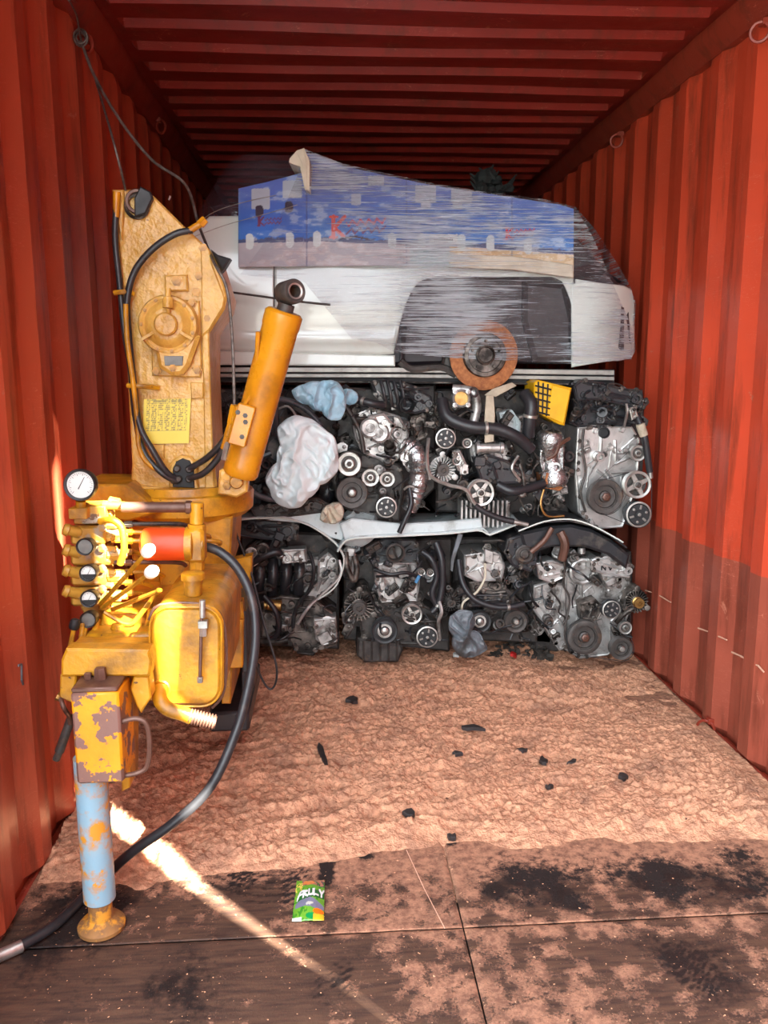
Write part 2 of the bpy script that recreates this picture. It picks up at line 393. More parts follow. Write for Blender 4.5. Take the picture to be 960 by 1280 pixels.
ceil = ce.build('ceiling', M['roofred'], ang=20, kind='structure')
md = ceil.modifiers.new('sheet', 'SOLIDIFY'); md.thickness = .004; md.offset = -1
b = MB(); b.box((0, YB+.03, 1.35), (2.5, .05, 2.9))
b.build('wall_back', M['wall_l'], kind='structure')
for s, nm in ((-1, 'left'), (1, 'right')):
    b = MB(); b.prism([(s*HW, YO, 2.60), (s*(HW-.045), YO, 2.655), (s*(HW-.05), YO, 2.70), (s*(HW+.06), YO, 2.70), (s*(HW+.06), YO, 2.60)], (0, YB-YO, 0), 0)
    b.build('trim_1' if s < 0 else 'trim_2', M['rail'], kind='structure')
    b = MB(); b.box((s*(HW+.055), (YO+YB)/2, -.07), (.09, YB-YO, .15), b=.01); b.build('baseboard_'+nm, M['rail'], kind='structure')
    b = MB(); b.box((s*(HW+.06), YO-.03, 1.28), (.12, .14, 2.88), b=.012)
    for z in (.4, 1.2, 2.1): b.cyl((s*(HW+.13), YO-.12, z-.06), (s*(HW+.13), YO-.12, z+.06), .018)
    b.build('trim_3' if s < 0 else 'trim_4', M['rail'], kind='structure')
b = MB(); b.box((0, YO-.03, 2.76), (2.46, .14, .13), b=.012); b.build('trim_5', M['rail'], kind='structure')
b = MB(); b.box((0, YO-.03, -.08), (2.46, .14, .14), b=.012); b.build('trim_6', M['rail'], kind='structure')
# yard outside the doors: ground, and unseen blockers added to cut the sun to a streak
b = MB(); b.add([(-30, -40, -.17), (30, -40, -.17), (30, 25, -.17), (-30, 25, -.17)], [(0, 1, 2, 3)]); b.build('yard_ground', M['gravel'], kind='structure')
b = MB(); b.box((2.6, 6.0, 2.6), (2.4, 12.37, 5.5), b=.002); b.build('sun_blocker_stack', M['rail'], kind='structure')  # added block out of view, keeps direct sun off the interior
g0 = -.185
b = MB(); b.prism([(1.4, -.195, -.16), (1.4, -.195, 2.06), (1.4, -.212, 2.12), (1.4, -.25, 2.38), (1.4, -.285, 2.75), (1.4, -.32, 3.1), (1.4, -.32, 3.4), (1.4, -.30, 4.12), (1.4, -.195, 4.2), (1.4, -.195, 5.3), (1.4, -9, 5.3), (1.4, -9, -.16)], (.008, 0, 0), 0)
b.build('sun_slit_sheet', M['rail'], kind='structure')  # added unseen sheet, its edge shapes one side of the sun slit
b = MB(); b.prism([(1.36, -.14, 2.0), (1.36, -.152, 2.1), (1.36, -.158, 2.85), (1.36, -.255, 3.05), (1.36, -.235, 3.2), (1.36, -.181, 3.42), (1.36, -.165, 3.6), (1.36, -.141, 3.9), (1.36, .1, 3.9), (1.36, .1, 2.0)], (.008, 0, 0), 0)
b.build('sun_slit_sheet', M['rail'], kind='structure')  # second added sheet, trims the other side of the sun streak
# marks and lashing rings
def strip(b, pts, w, X, sx):
    q = [PX(a, c, X) for a, c in pts]
    for p1, p2 in zip(q, q[1:]):
        p1 = Vector(p1); p2 = Vector(p2); d = (p2-p1).normalized(); n = d.cross(UX)*w/2
        b.prism([p1-n, p2-n*.6, p2+n*.6, p1+n], (sx*.004, 0, 0), 0)
b = MB()
for seg in ([(806, 738), (820, 742), (838, 753)], [(872, 785), (886, 790), (908, 800)], [(914, 815), (925, 820), (936, 826)], [(940, 829), (947, 832), (954, 840)]):
    strip(b, seg, .006, HW-.001, 1)
b.build('paint_scratch', M['scratch'], wr)
b = MB(); strip(b, [(24, 832), (28, 830), (28, 850), (30, 856)], .006, -HW+.001, -1); b.build('chalk_mark', M['greyrag'], wl)
def dring(parent, c, s, r=.03):
    b = MB(); c = Vector(c); b.torus(c+Vector((-s*.02, 0, -r)), (.6, .8, .15), r, .006, 18, 6)
    b.box(c+Vector((-s*.005, 0, 0)), (.03, .035, .02)); b.build('lashing_ring', M['rail'], parent)
dring(wr, PX(889, 900, HW), 1, .032); dring(wr, PX(776, 168, HW-.02), 1); dring(wl, PX(196, 150, -HW+.02), -1); dring(wl, PX(101, 44, -HW+.01), -1, .026)
dring(wr, PX(958, 28, HW-.02), 1)

# ------------------------------------------------------------ floor: plywood panels with dust, dirt and tracks, sawdust behind
fl_m, nt, bs = nmat('dirty_plywood'); v = coord(nt, True)
at = N(nt, 'ShaderNodeVertexColor', layer_name='col'); sp = N(nt, 'ShaderNodeSeparateColor'); nt.links.new(at.outputs[0], sp.inputs[0])
n1 = noise(nt, v, 38, 8, .72); n2 = noise(nt, v, 150, 4, .7); n3 = noise(nt, v, 5, 5, .6)
wood = mix(nt, ramp(nt, noise(nt, coord(nt, True, (3, 22, 1)), 3, 5), .35, .65), L(92, 66, 52), L(62, 44, 38))
dust = mix(nt, ramp(nt, n1, .4, .6), L(200, 144, 114), L(132, 92, 74))
f = math_(nt, 'ADD', sp.outputs[0], math_(nt, 'MULTIPLY', math_(nt, 'SUBTRACT', n1, .5), 1.5)); f = math_(nt, 'ADD', f, math_(nt, 'MULTIPLY', math_(nt, 'SUBTRACT', n2, .5), .9))
fm = ramp(nt, f, .40, .62); c = mix(nt, math_(nt, 'MULTIPLY', fm, .7), wood, dust)
k = math_(nt, 'ADD', sp.outputs[1], math_(nt, 'MULTIPLY', math_(nt, 'SUBTRACT', n1, .5), 1.6)); km = ramp(nt, k, .40, .75); c = mix(nt, km, c, L(36, 26, 24))
chips = ramp(nt, noise(nt, v, 85, 2, .5), .70, .73); c = mix(nt, math_(nt, 'MULTIPLY', chips, math_(nt, 'MULTIPLY_ADD', n3, 1.2)), c, L(222, 168, 130)); nt.nodes[-1]
nt.links.new(c, bs.inputs['Base Color']); r = math_(nt, 'MULTIPLY_ADD', fm, .3); nt.nodes[-1].inputs[2].default_value = .62; nt.links.new(r, bs.inputs['Roughness'])
bs.inputs['Specular IOR Level'].default_value = .3
bump(nt, bs, math_(nt, 'ADD', fm, n2), .5, .003); M['floor'] = fl_m
def patch(px, py, rx, ry, amt, rot=0):
    c = PZ(px, py); a = (PZ(px+rx, py)-c).length; d = (PZ(px, py-ry)-PZ(px, py+ry)).length/2
    return (c.x, c.y, a, d, amt, rot)
DARK = [patch(*q) for q in [(650, 1100, 62, 38, .8), (800, 1085, 85, 26, .55), (880, 1110, 90, 28, .6), (415, 1078, 9, 34, .95), (448, 1068, 9, 9, .8), (470, 1110, 40, 20, .45), (840, 1190, 110, 32, .5), (720, 1130, 40, 16, .4),
     (340, 1070, 90, 14, .4), (300, 1110, 120, 30, .42), (430, 1215, 75, 16, .35, .7), (480, 1215, 14, 60, .3, .0), (230, 1200, 60, 40, .45), (220, 1260, 80, 30, .5), (890, 1240, 90, 30, .45), (120, 1120, 60, 50, .6), (60, 1170, 60, 40, .6),
     (560, 1050, 12, 5, .9), (100, 1230, 90, 40, .35), (520, 1100, 25, 16, .3), (940, 1080, 40, 30, .5), (700, 1095, 30, 30, .35), (580, 1185, 40, 12, .3)]]
DUST = [patch(*q) for q in [(600, 1050, 420, 26, .55), (520, 1160, 130, 70, .18), (620, 1230, 150, 60, .28), (250, 1230, 220, 60, -.15), (750, 1160, 260, 12, .3), (200, 1100, 100, 30, .12), (700, 1270, 160, 30, .2), (500, 1060, 160, 26, .35), (380, 1170, 300, 5, .3), (840, 1020, 200, 30, .5)]]
def blob(x, y, lst):
    r = np.zeros_like(x)
    for cx, cy, a, d, amt, rot in lst:
        c, s = math.cos(rot), math.sin(rot); dx = x-cx; dy = y-cy; u = (dx*c+dy*s)/a; w_ = (-dx*s+dy*c)/d
        r += amt*np.exp(-(u*u+w_*w_)**1.3)
    return r
TR = [PZ(*q) for q in [(375, 1110), (410, 1225), (305, 1085), (120, 1160), (865, 1215), (430, 1250)]]
def floorcol(x, y):
    d = .22+0.6*(fbm(x*7, y*7, 5)-.5)+1.1*(fbm(x*26, y*26, 3, 3)-.5)+.18*((y > 1.905) & (x > -.5))+.10*np.clip((x+.2)/1.2, 0, 1)+blob(x, y, DUST)
    d = np.where(x < -.55, d-.02, d)
    wx = x+.10*(fbm(x*7, y*7, 3, 21)-.5); wy = y+.14*(fbm(x*7, y*7, 3, 27)-.5); k = blob(wx, wy, DARK)*(.25+1.5*fbm(x*14, y*14, 4, 5))+.35*(fbm(x*5, y*5, 5, 8)-.5)
    for i, t in enumerate(TR):
        g = np.exp(-(((x-t.x)/.06)**2+((y-t.y)/.10)**2)**2); w_ = np.sin((y-t.y)*260+np.abs(((x-t.x)/.035) % 1-.5)*9); k = k+.38*g*(w_ > .15); d = d-.1*g*(w_ > .15)
    g = np.exp(-(((x+.62)/.28)**2+((y-2.12)/.12)**2)**2); rr = np.hypot(x+.50, (y-2.32)*1.1); k = k+.3*g*(np.sin(rr*190) > .2)*(rr < .5)
    d = d+.55*np.clip((y-2.08+.10*(fbm(x*9, y*9, 3, 15)-.5))/.12, 0, 1)
    return np.stack([d, k, np.zeros_like(x)], 1)
flo = MB(); flo.box((0, (YO+YB)/2, -.06), (2*HW+.08, YB-YO, .05), b=.004); floor = flo.build('floor', M['iron'], kind='structure')
seams = [YO, 1.905, 4.35, 6.8, 9.25, 11.6, YB]
for i in range(len(seams)-1):
    for s in (0, 1):
        x0, x1 = ((-HW-.036, -.0018), (.0018, HW+.036))[s]; y0, y1 = seams[i]+.0018, seams[i+1]-.0018
        nu, nv = (150, max(8, int((y1-y0)/.008))) if i == 0 else ((150, 180) if i == 1 else (8, 8))
        def pos(U, V, x0=x0, x1=x1, y0=y0, y1=y1):
            x = x0+U*(x1-x0)
            y = y0+V*(y1-y0) if y1-y0 < 2 else y0+(V**1.6)*(y1-y0)
            e = np.minimum(np.minimum(U, 1-U)*(x1-x0), np.minimum(V, 1-V)*(y1-y0)); z = -.004*np.exp(-e/.003)+.0015*(fbm(x*12, y*12, 3)-.5)
            return np.stack([x, y, z], 1)
        def colr(U, V, pos=pos):
            p = pos(U, V); return floorcol(p[:, 0], p[:, 1])
        grid('floor_panel', nu, nv, pos, M['floor'], floor, color=colr)
# light lines scratched in the boards
b = MB()
for seg in ([(508, 1062), (530, 1110), (556, 1160)],):
    q = [PZ(a, c, .0012) for a, c in seg]
    for p1, p2 in zip(q, q[1:]):
        n = (p2-p1).normalized().cross(UZ)*.0009; b.prism([p1-n, p2-n, p2+n, p1+n], (0, 0, -.002), 0)
b.build('board_scratch', M['scratch'], floor)
M['sawdust'] = pmat('sawdust', L(220, 164, 130), L(172, 124, 98), 45, .95, grime=L(120, 88, 76), gsc=7, ga=(.50, .80), bsc=130, bst=1.0, bd=.008, world=True, spec=.1, chip=L(92, 62, 52), csc=30, ca=(.68, .74))  # grime tone here paints the dark shade of the sawdust ledges
SX0, SX1, SY0, SY1 = -HW-.002, HW+.002, 2.02, 4.5
def sawpos(U, V):
    x = SX0+U*(SX1-SX0); y = SY0+V*(SY1-SY0)
    edge = 2.215+.05*np.sin(x*3+1)+.16*(fbm(x*4.5, y*3.5, 5)-.5)+np.clip(x-.2, 0, 1)*.02; r = np.clip((y-edge)/.10, -1, 1)
    q = x+.55*y; pz = y-.2*x
    wx = fbm(x*2.5, y*2.5, 3, 2)
    a = 1-np.abs(2*fbm(q*5+wx*3, pz*13+wx*4, 3, 4)-1); a2 = 1-np.abs(2*fbm(q*14, pz*34+wx*6, 3, 7)-1)
    big = fbm(x*1.8, y*2.4, 3, 11)
    far = np.clip((y-2.2)/.8, 0, 1)
    h = .018+.030*(big-.35)*far+.038*(a-.6)*(.4+1.2*vn(x*2, y*3, 31))+.017*(a2-.6)*(.3+1.4*vn(x*3, y*3, 37))+.012*(fbm(x*38, y*44, 2, 9)-.5)+.010*(vn(x*110, y*110, 13)-.5)
    side = np.clip((HW-.02-x)/.10, 0, 1); h = np.where(x > .8, h*(.25+.75*side)+.004, h)
    for cx, cy, rx, ry in ((1.0, 3.35, .16, .25), (.86, 3.75, .3, .16)):
        h = h-.03*np.exp(-(((x-cx)/rx)**2+((y-cy)/ry)**2)**2)
    z = np.where(r < 1, np.minimum(h, .02)*r+(-.012)*(1-r)*(r < 0)-.012*(r < 0), h)
    z = h*np.clip(r, 0, 1)-.01*np.clip(-r, 0, 1)-.003*(r < 1)*(1-np.clip(r, 0, 1))
    return np.stack([x, y, z], 1)
sw = grid('sawdust', 620, 640, sawpos, M['sawdust'], kind='stuff'); tag(sw, 'rippled pinkish tan sawdust spread over the container floor in front of the engines', 'sawdust')
def sawz(x, y):
    a = sawpos(np.array([(x-SX0)/(SX1-SX0)]), np.array([(y-SY0)/(SY1-SY0)]))[0][2]; return max(a, 0)
# ------------------------------------------------------------ the yellow truck crane
def pg(b, pts, Y, d, bev=.004): return b.prism(PP(pts, Y), (0, d, 0), bev)
def bolt(b, c, ax=(0, -1, 0), r=.009, h=.008):
    c = Vector(c); ax = Vector(ax).normalized(); b.lathe(c, ax, [(r*1.35, 0), (r*1.35, h*.3), (r, h*.3), (r, h), (0, h)], 6)
crane = thing('truck_crane', 'yellow hydraulic truck crane folded upright beside the left container wall, standing on one jack leg', 'crane', (-.9, 2.45, 0))
YC = 2.74
b = MB(); pg(b, [(140, 237), (182, 236), (194, 247), (228, 281), (262, 312), (270, 326), (284, 370), (281, 386), (262, 416), (262, 475), (266, 560), (272, 617), (163, 608), (165, 580), (160, 480), (150, 330)], YC, .27, .006)
column = b.build('column', M['column'], crane)
b = MB()
pg(b, [(140, 237), (154, 237), (155, 262), (152, 300), (143, 262)], YC-.015, .02)
pg(b, [(262, 312), (265, 330), (281, 372), (279, 384), (261, 413), (252, 420), (251, 330), (250, 302)], YC-.008, .01)
pg(b, [(252, 420), (261, 413), (263, 480), (268, 614), (256, 614), (254, 480)], YC-.010, .012)
b.build('stiffener_plate', M['column'], column)
def bushing(c, R, r, ax=(0, -1, 0), t=.02): 
    b = MB(); b.lathe(c, ax, [(r, 0), (R, 0), (R, t*.8), (R-.003, t), (r+.002, t), (r, t-.002), (r, -.02), (0, -.02)], 24); return b
bushing(P(173, 253, YC), .038, .026).build('pin_hole', M['brown_steel'], column)
b = MB(); b.torus(P(171, 258, YC-.012), (0, -1, 0), .034, .006, 20, 6); b.build('weld_bead', M['alu_dark'], column)
b = MB(); c = P(176, 252, YC-.03); b.prism([c+Vector((-.022, 0, -.045)), c+Vector((-.02, 0, .01)), c+Vector((.0, .0, .045)), c+Vector((.03, .0, .03)), c+Vector((.036, 0, .01)), c+Vector((.012, 0, -.035))], (0, .02, 0), .004)
b.build('rubber_flap', M['rubber'], crane)
b = MB(); b.prism([P(263, 311, YC-.02), P(272, 318, YC-.03), P(288, 323, YC-.03), P(280, 336, YC-.03), P(276, 340, YC-.02)], (0, .05, 0), .006); b.build('rubber_flap', M['rubber'], crane)
# gearbox (winch) housing on the column
YG = YC-.02
b = MB(); pg(b, [(190, 372), (249, 376), (252, 460), (250, 472), (190, 470), (188, 400)], YC-.018, .02, .004); pg(b, [(205, 344), (234, 343), (235, 364), (206, 364)], YC-.015, .02, .005)
pg(b, [(186, 398), (250, 420), (236, 458), (228, 468), (214, 470), (198, 459)], YC-.06, .05, .012)
gb = b.build('gearbox_plate', M['column'], crane)
c0 = P(214, 407, YC)
b = MB(); b.lathe(c0, (0, -1, 0), [(.092, .0), (.092, .055), (.088, .062), (.080, .064), (.072, .060), (.068, .064), (.052, .078), (.046, .080), (0, .080)], 36)
b.lathe(c0+Vector((0, -.078, 0)), (0, -1, 0), [(.036, 0), (.036, .018), (.031, .024), (0, .026)], 24)
for a in (90, 210, 330): 
    d = Vector((math.cos(math.radians(a)), 0, math.sin(math.radians(a)))); b.box(c0+d*.062+Vector((0, -.072, 0)), (.056, .014, .010), Matrix.Rotation(-math.radians(a), 3, 'Y'))
b.cyl(P(210, 385, YC-.09), P(210, 371, YC-.09), .017, .015, 14); b.cyl(P(210, 372, YC-.09), P(210, 360, YC-.09), .010, .009, 10); b.cyl(P(211, 393, YC-.085), P(210, 385, YC-.09), .007, .007, 8)
gc = b.build('gearbox_cover', M['column'], crane)
b = MB()
for k in range(11):
    a = math.radians(15+k*360/11); bolt(b, c0+Vector((math.cos(a)*.081, -.062, math.sin(a)*.081)), r=.0055)
for x, y in [(240, 379), (195, 375), (196, 464), (247, 462), (240, 393)]: bolt(b, P(x, y, YC-.02), r=.011, h=.012)
for x, y in [(254, 310), (259, 398), (245, 365), (249, 345)]: bolt(b, P(x, y, YC-.004), r=.011, h=.006)
bolt(b, P(221, 351, YC-.016), r=.013, h=.006); bolt(b, P(216, 460, YC-.062), r=.009)
b.build('bolt', M['yellow'], crane)
b = MB(); pg(b, [(205, 445), (229, 445), (228, 457), (206, 457)], YC-.064, .006, .001); b.build('nameplate', M['greyface'], gb)
b = MB(); pg(b, [(238, 478), (254, 478), (254, 498), (239, 499)], YC-.012, .014, .003); pg(b, [(188, 556), (205, 556), (205, 574), (190, 574)], YC-.008, .01, .002); b.build('cover_plate', M['column'], crane)
def chart(U, V):
    base = np.array(L(222, 196, 70))+0*U[:, None]; ink = np.zeros_like(U)
    row = (V*24) % 1; inn = (U > .06) & (U < .94)
    ink += ((row > .3) & (row < .68) & inn & (V > .30) & (vn(U*60, np.floor(V*24)*3.7) > .45) & ((U*7) % 1 > .18))*.75
    ink += (((V > .285) & (V < .30)) | ((V > .9) & (V < .91)) | ((V > .97) & (V < .98)))*.5*inn; ink += ((np.abs((U*4.0) % 1) < .04) & inn & (V > .3))*.4
    ink += ((row > .4) & (row < .6) & (V < .26) & (U > .08) & (U < .75-.2*np.sin(np.floor(V*24)*5)))*.55
    ink += ((V > .92) & (V < .965) & (U > .2) & (U < .8) & (vn(U*30, U*0) > .4))*.6
    return base*(1-np.clip(ink, 0, .8))[:, None]+np.array(L(90, 80, 60))*np.clip(ink, 0, .8)[:, None]
M['chart'] = cmat('load_chart_print', .45)
cA, cB, cD = P(178, 555, YC-.012), P(236, 554, YC-.012), P(180, 499, YC-.012)
def cpos(U, V): return np.array(cA)+U[:, None]*np.array(cB-cA)+V[:, None]*np.array(cD-cA)
grid('load_chart', 70, 72, cpos, M['chart'], crane, color=chart, label='pale yellow load chart plate covered in tiny printed rows')
# hose clips, column hoses
b = MB()
b.tube([P(143, 366, YC-.045), P(155, 365, YC-.05), P(167, 367, YC-.03)], .008, 8, 4); b.tube([P(159, 482, YC-.045), P(178, 483, YC-.05), P(198, 485, YC-.01)], .008, 8, 4)
b.build('hose_clip', M['yellow'], crane)
def hose(nm, pts, r, m, parent, n=10, sub=6):
    b = MB(); b.tube([P(*q) for q in pts], r, n, sub); return b.build(nm, m, parent)
hose('hose', [(145, 262, YC-.03), (144, 300, YC-.03), (149, 350, YC-.03), (155, 410, YC-.03), (163, 460, YC-.03), (169, 520, YC-.03), (180, 565, YC-.04), (203, 592, YC-.05), (222, 602, YC-.03)], .0095, M['hose'], crane)
hose('hose', [(240, 288, YC-.045), (218, 293, YC-.055), (190, 312, YC-.05), (168, 340, YC-.045), (159, 375, YC-.045), (160, 410, YC-.045), (166, 470, YC-.045), (174, 530, YC-.05), (192, 565, YC-.06), (208, 590, YC-.05), (220, 598, YC-.03)], .0105, M['hose'], crane)
hose('hose', [(157, 380, YC-.06), (159, 425, YC-.06), (166, 475, YC-.06), (172, 530, YC-.05), (174, 560, YC-.05), (186, 580, YC-.05), (212, 596, YC-.04)], .008, M['yellow'], crane)
hose('hose', [(236, 586, YC-.03), (255, 575, YC-.05), (272, 560, YC-.07), (285, 543, YC-.08)], .0105, M['hose'], crane)
hose('hose', [(236, 598, YC-.03), (254, 592, YC-.06), (271, 575, YC-.07), (280, 560, YC-.08)], .0105, M['hose'], crane)
b = MB(); b.cyl(P(234, 290, YC-.045), P(252, 279, YC-.05), .011, .010); b.cyl(P(250, 281, YC-.05), P(257, 274, YC-.05), .014, .013, 6)
b.cyl(P(146, 240, YC-.03), P(145, 272, YC-.03), .012, .009); b.cyl(P(284, 545, YC-.08), P(292, 520, YC-.09), .012, .012, 10); b.cyl(P(289, 530, YC-.085), P(293, 506, YC-.09), .015, .013, 6)
b.cyl(P(279, 561, YC-.08), P(284, 545, YC-.09), .010, .010); b.cyl(P(293, 508, YC-.09), P(303, 512, YC-.09), .008, .008)
b.build('hose_fitting', M['yellow_clean'], crane)
b = MB(); b.cyl(P(279, 575, YC-.09), P(284, 552, YC-.09), .009, .008, 6); b.tube([P(213, 225+20, YC-.03), P(211, 250, YC-.03)], .003, 6, 1); b.build('hose_nut', M['steel'], crane)
# port opening at the column foot
b = MB(); pg(b, [(211, 610), (211, 585), (216, 574), (226, 569), (238, 571), (246, 580), (248, 612)], YC-.018, .02, .005)
b.build('port_cover', M['column'], crane)
b = MB(); pg(b, [(216, 609), (216, 587), (220, 577), (228, 573), (237, 576), (242, 586), (243, 610)], YC-.024, .01, .002); b.build('port_opening', M['ink'], crane)
b = MB()
for x, y in [(222, 585), (224, 598), (237, 586), (237, 598), (218, 600)]: b.lathe(P(x, y, YC-.02), (0, -1, 0), [(.012, 0), (.012, .015), (.008, .02), (0, .02)], 8)
b.build('hose_union', M['iron'], crane)
# slewing ring and pedestal
cs = P(235, 632, YC+.12); cs = Vector((cs.x, YC+.14, P(235, 632, YC-.1).z))
b = MB(); b.lathe(cs+Vector((0, 0, -.045)), UZ, [(0, -.02), (.20, -.02), (.222, 0), (.226, .055), (.222, .062), (.205, .066), (.20, .09), (0, .09)], 48)
ring = b.build('slewing_ring', M['yellow'], crane)
b = MB(); pg(b, [(160, 606), (275, 618), (280, 628), (158, 615)], YC-.02, .32, .004); b.build('column_flange', M['column'], crane)
b = MB(); b.prism([P(198, 652, YC-.02), P(291, 646, YC-.02), P(288, 700, YC-.02), P(270, 760, YC-.02), P(200, 760, YC-.02)], (0, .32, 0), .006)
pg(b, [(160, 655), (200, 655), (200, 790), (176, 790)], YC+.02, .28)
b.build('pedestal', M['yellow'], crane)
b = MB(); pg(b, [(100, 605), (158, 606), (200, 640), (160, 652), (110, 648)], YC-.12, .25, .006); b.build('pump_box', M['yellow'], crane)
# base beam along the bed, rear support pieces to the right
b = MB(); q = P(180, 800, 2.45); b.box((q.x+.03, 2.66, q.z), (.27, .9, .20), b=.01); bb = b.build('base_beam', M['yellow'], crane)
b = MB()
pg(b, [(289, 775), (304, 775), (303, 835), (286, 836)], 2.52, .05); pg(b, [(290, 752), (303, 752), (305, 778), (288, 778)], 2.54, .05); pg(b, [(279, 836), (290, 836), (288, 880), (277, 880)], 2.60, .30)
pg(b, [(291, 700), (315, 695), (312, 756), (290, 760)], 2.85, .06)
b.build('side_bracket', M['yellow'], crane)
b = MB(); pg(b, [(283, 766), (308, 764), (310, 840), (303, 842), (303, 776), (290, 776)], 2.56, .3); b.box(P(296, 868, 3.0)+Vector((0, .0, .00)), (.14, .5, .075), b=.01); pg(b, [(300, 755), (320, 754), (318, 860), (302, 862)], 2.9, .12)
b.build('mounting_foot', M['black'], crane)
# lift cylinder
ca, cb = P(301, 590, 2.66), P(355, 392, 2.60); ax = (cb-ca).normalized()
b = MB(); b.lathe(ca, ax, [(0, -.01), (.052, -.01), (.057, 0), (.057, .03), (.056, .035), (.056, (cb-ca).length-.045), (.0585, (cb-ca).length-.04), (.0585, (cb-ca).length), (.050, (cb-ca).length+.008), (0, (cb-ca).length+.008)], 36)
lc = b.build('lift_cylinder', M['yellow_clean'], crane)
b = MB(); e = cb+ax*.035; b.lathe(cb, ax, [(.026, 0), (.026, .03), (0, .03)], 18)
hx = Vector((.52, -.85, .06)).normalized()
ob = e+ax*.03
b.lathe(ob-hx*.035, hx, [(.019, .004), (.034, 0), (.037, .004), (.037, .066), (.034, .07), (.019, .066), (.019, .004)], 28)
b.build('rod_eye', M['iron'], lc)
b = MB(); b.lathe(ob-hx*.036, hx, [(.019, .071), (.024, .073), (.024, .069)], 24); b.build('eye_bushing', M['steel'], lc)
b = MB(); side = ax.cross(Vector((0, -1, 0))).normalized()
pb = P(303, 531, 2.58); rz = Matrix.Rotation(math.atan2(ax.x, ax.z), 3, 'Y'); b.box(pb, (.055, .05, .13), rz, .004)
b.tube([pb+ax*.06+Vector((-.012, .0, 0)), P(318, 480, 2.60)-side*0, P(335, 415, 2.56)+Vector((-.03, 0, 0))], .007, 8, 4)
pbk = b.build('port_block', M['yellow_clean'], lc)
b = MB()
for dx, dz in ((-.01, .04), (.012, .03), (.0, -.035), (.012, .01)): bolt(b, pb+Vector((dx, -.025, dz)), r=.006, h=.004)
b.build('bolt', M['iron'], lc)
b = MB(); b.prism(PP([(274, 588), (284, 585), (300, 590), (310, 600), (309, 615), (296, 622), (272, 618)], 2.64), (0, .06, 0), .006)
pv = b.build('cylinder_bracket', M['column'], crane)
b = MB(); b.lathe(P(296, 602, 2.64), (0, -1, 0), [(.022, 0), (.022, .012), (.018, .018), (0, .018)], 18)
for x, y in ((284, 596), (284, 607)): bolt(b, P(x, y, 2.64), r=.011, h=.01)
b.build('pivot_pin', M['yellow'], crane)

# front outrigger: housing, jack leg, foot
YL = 1.90
b = MB(); zt = P(120, 866, YL).z; zb = P(120, 980, YL).z
x0, x1 = P(90, 900, YL).x, P(150, 900, YL).x
b.box(((x0+x1)/2, YL+.065, (zt+zb)/2), (x1-x0, .13, zt-zb), b=.006); oh = b.build('outrigger_housing', M['chipped'], crane)
b = MB(); b.box(((x0+x1)/2, YL+.065, zt+.006), (x1-x0-.004, .126, .012), b=.003); b.cyl(((x0+x1)/2, YL+.06, zt+.01), ((x0+x1)/2, YL+.06, zt+.04), .016, .014, 6); b.cyl(((x0+x1)/2-.03, YL+.06, zt+.01), ((x0+x1)/2-.03, YL+.06, zt+.028), .009, .009, 6)
b.build('housing_cap', M['brown_steel'], oh)
b = MB(); b.tube([P(152, 902, YL+.02), P(170, 898, YL+.02), P(183, 905, YL+.02), P(187, 930, YL+.02), P(184, 957, YL+.02), P(172, 966, YL+.02), P(152, 970, YL+.02)], .0065, 8, 5)
b.build('carry_handle', M['brown_steel'], oh)
fx, fy = -.938, YL+.065
b = MB(); rr = (P(147, 1050, YL+.02).x-P(106, 1050, YL+.02).x)/2
b.lathe((fx, fy, .085), UZ, [(0, 0), (rr-.004, 0), (rr, .004), (rr, zb-.085+.04), (0, zb-.085+.04)], 32); lg = b.build('jack_leg', M['bluepaint'], crane)
b = MB(); b.lathe((fx, fy, 0), UZ, [(0, 0), (.050, 0), (.059, .006), (.060, .016), (.054, .024), (.038, .030), (.031, .036), (.030, .085), (0, .085)], 32)
b.build('foot_plate', M['rustfoot'], crane)
# bracket over the leg + beam end
YB2 = 2.0
b = MB(); pg(b, [(82, 811), (186, 813), (190, 827), (187, 846), (76, 846), (76, 826)], YB2-.03, .05, .006); pg(b, [(75, 844), (96, 844), (92, 868), (91, 880), (74, 872)], YB2-.01, .04, .004)
pg(b, [(167, 845), (186, 845), (189, 872), (176, 892), (171, 884), (163, 862)], YB2-.01, .05, .004)
b.prism([P(84, 811, YB2-.02), P(186, 813, YB2-.02), P(197, 788, 2.35), P(108, 788, 2.35)], (0, 0, -.02), .002)
b.build('beam_end_bracket', M['yellow'], crane)
b = MB(); pg(b, [(150, 852), (163, 856), (162, 985), (152, 990)], YL+.16, .10, .003); b.build('housing_stiffener', M['yellow'], crane)
hose('hydraulic_hose', [(75, 870, 2.02), (80, 885, 2.0), (86, 895, 2.04), (88, 905, 2.05)], .006, M['brown_steel'], crane)
b = MB(); b.cyl(P(71, 870, 2.02), P(78, 873, 2.02), .012, .010, 8); b.build('hose_fitting', M['brass'], crane)
b = MB(); b.cyl(P(90, 895, 2.06), P(74, 940, 2.06), .012, .012, 10); b.cyl(P(76, 936, 2.06), P(70, 950, 2.06), .009, .010, 8); b.build('locking_pin', M['iron'], crane)

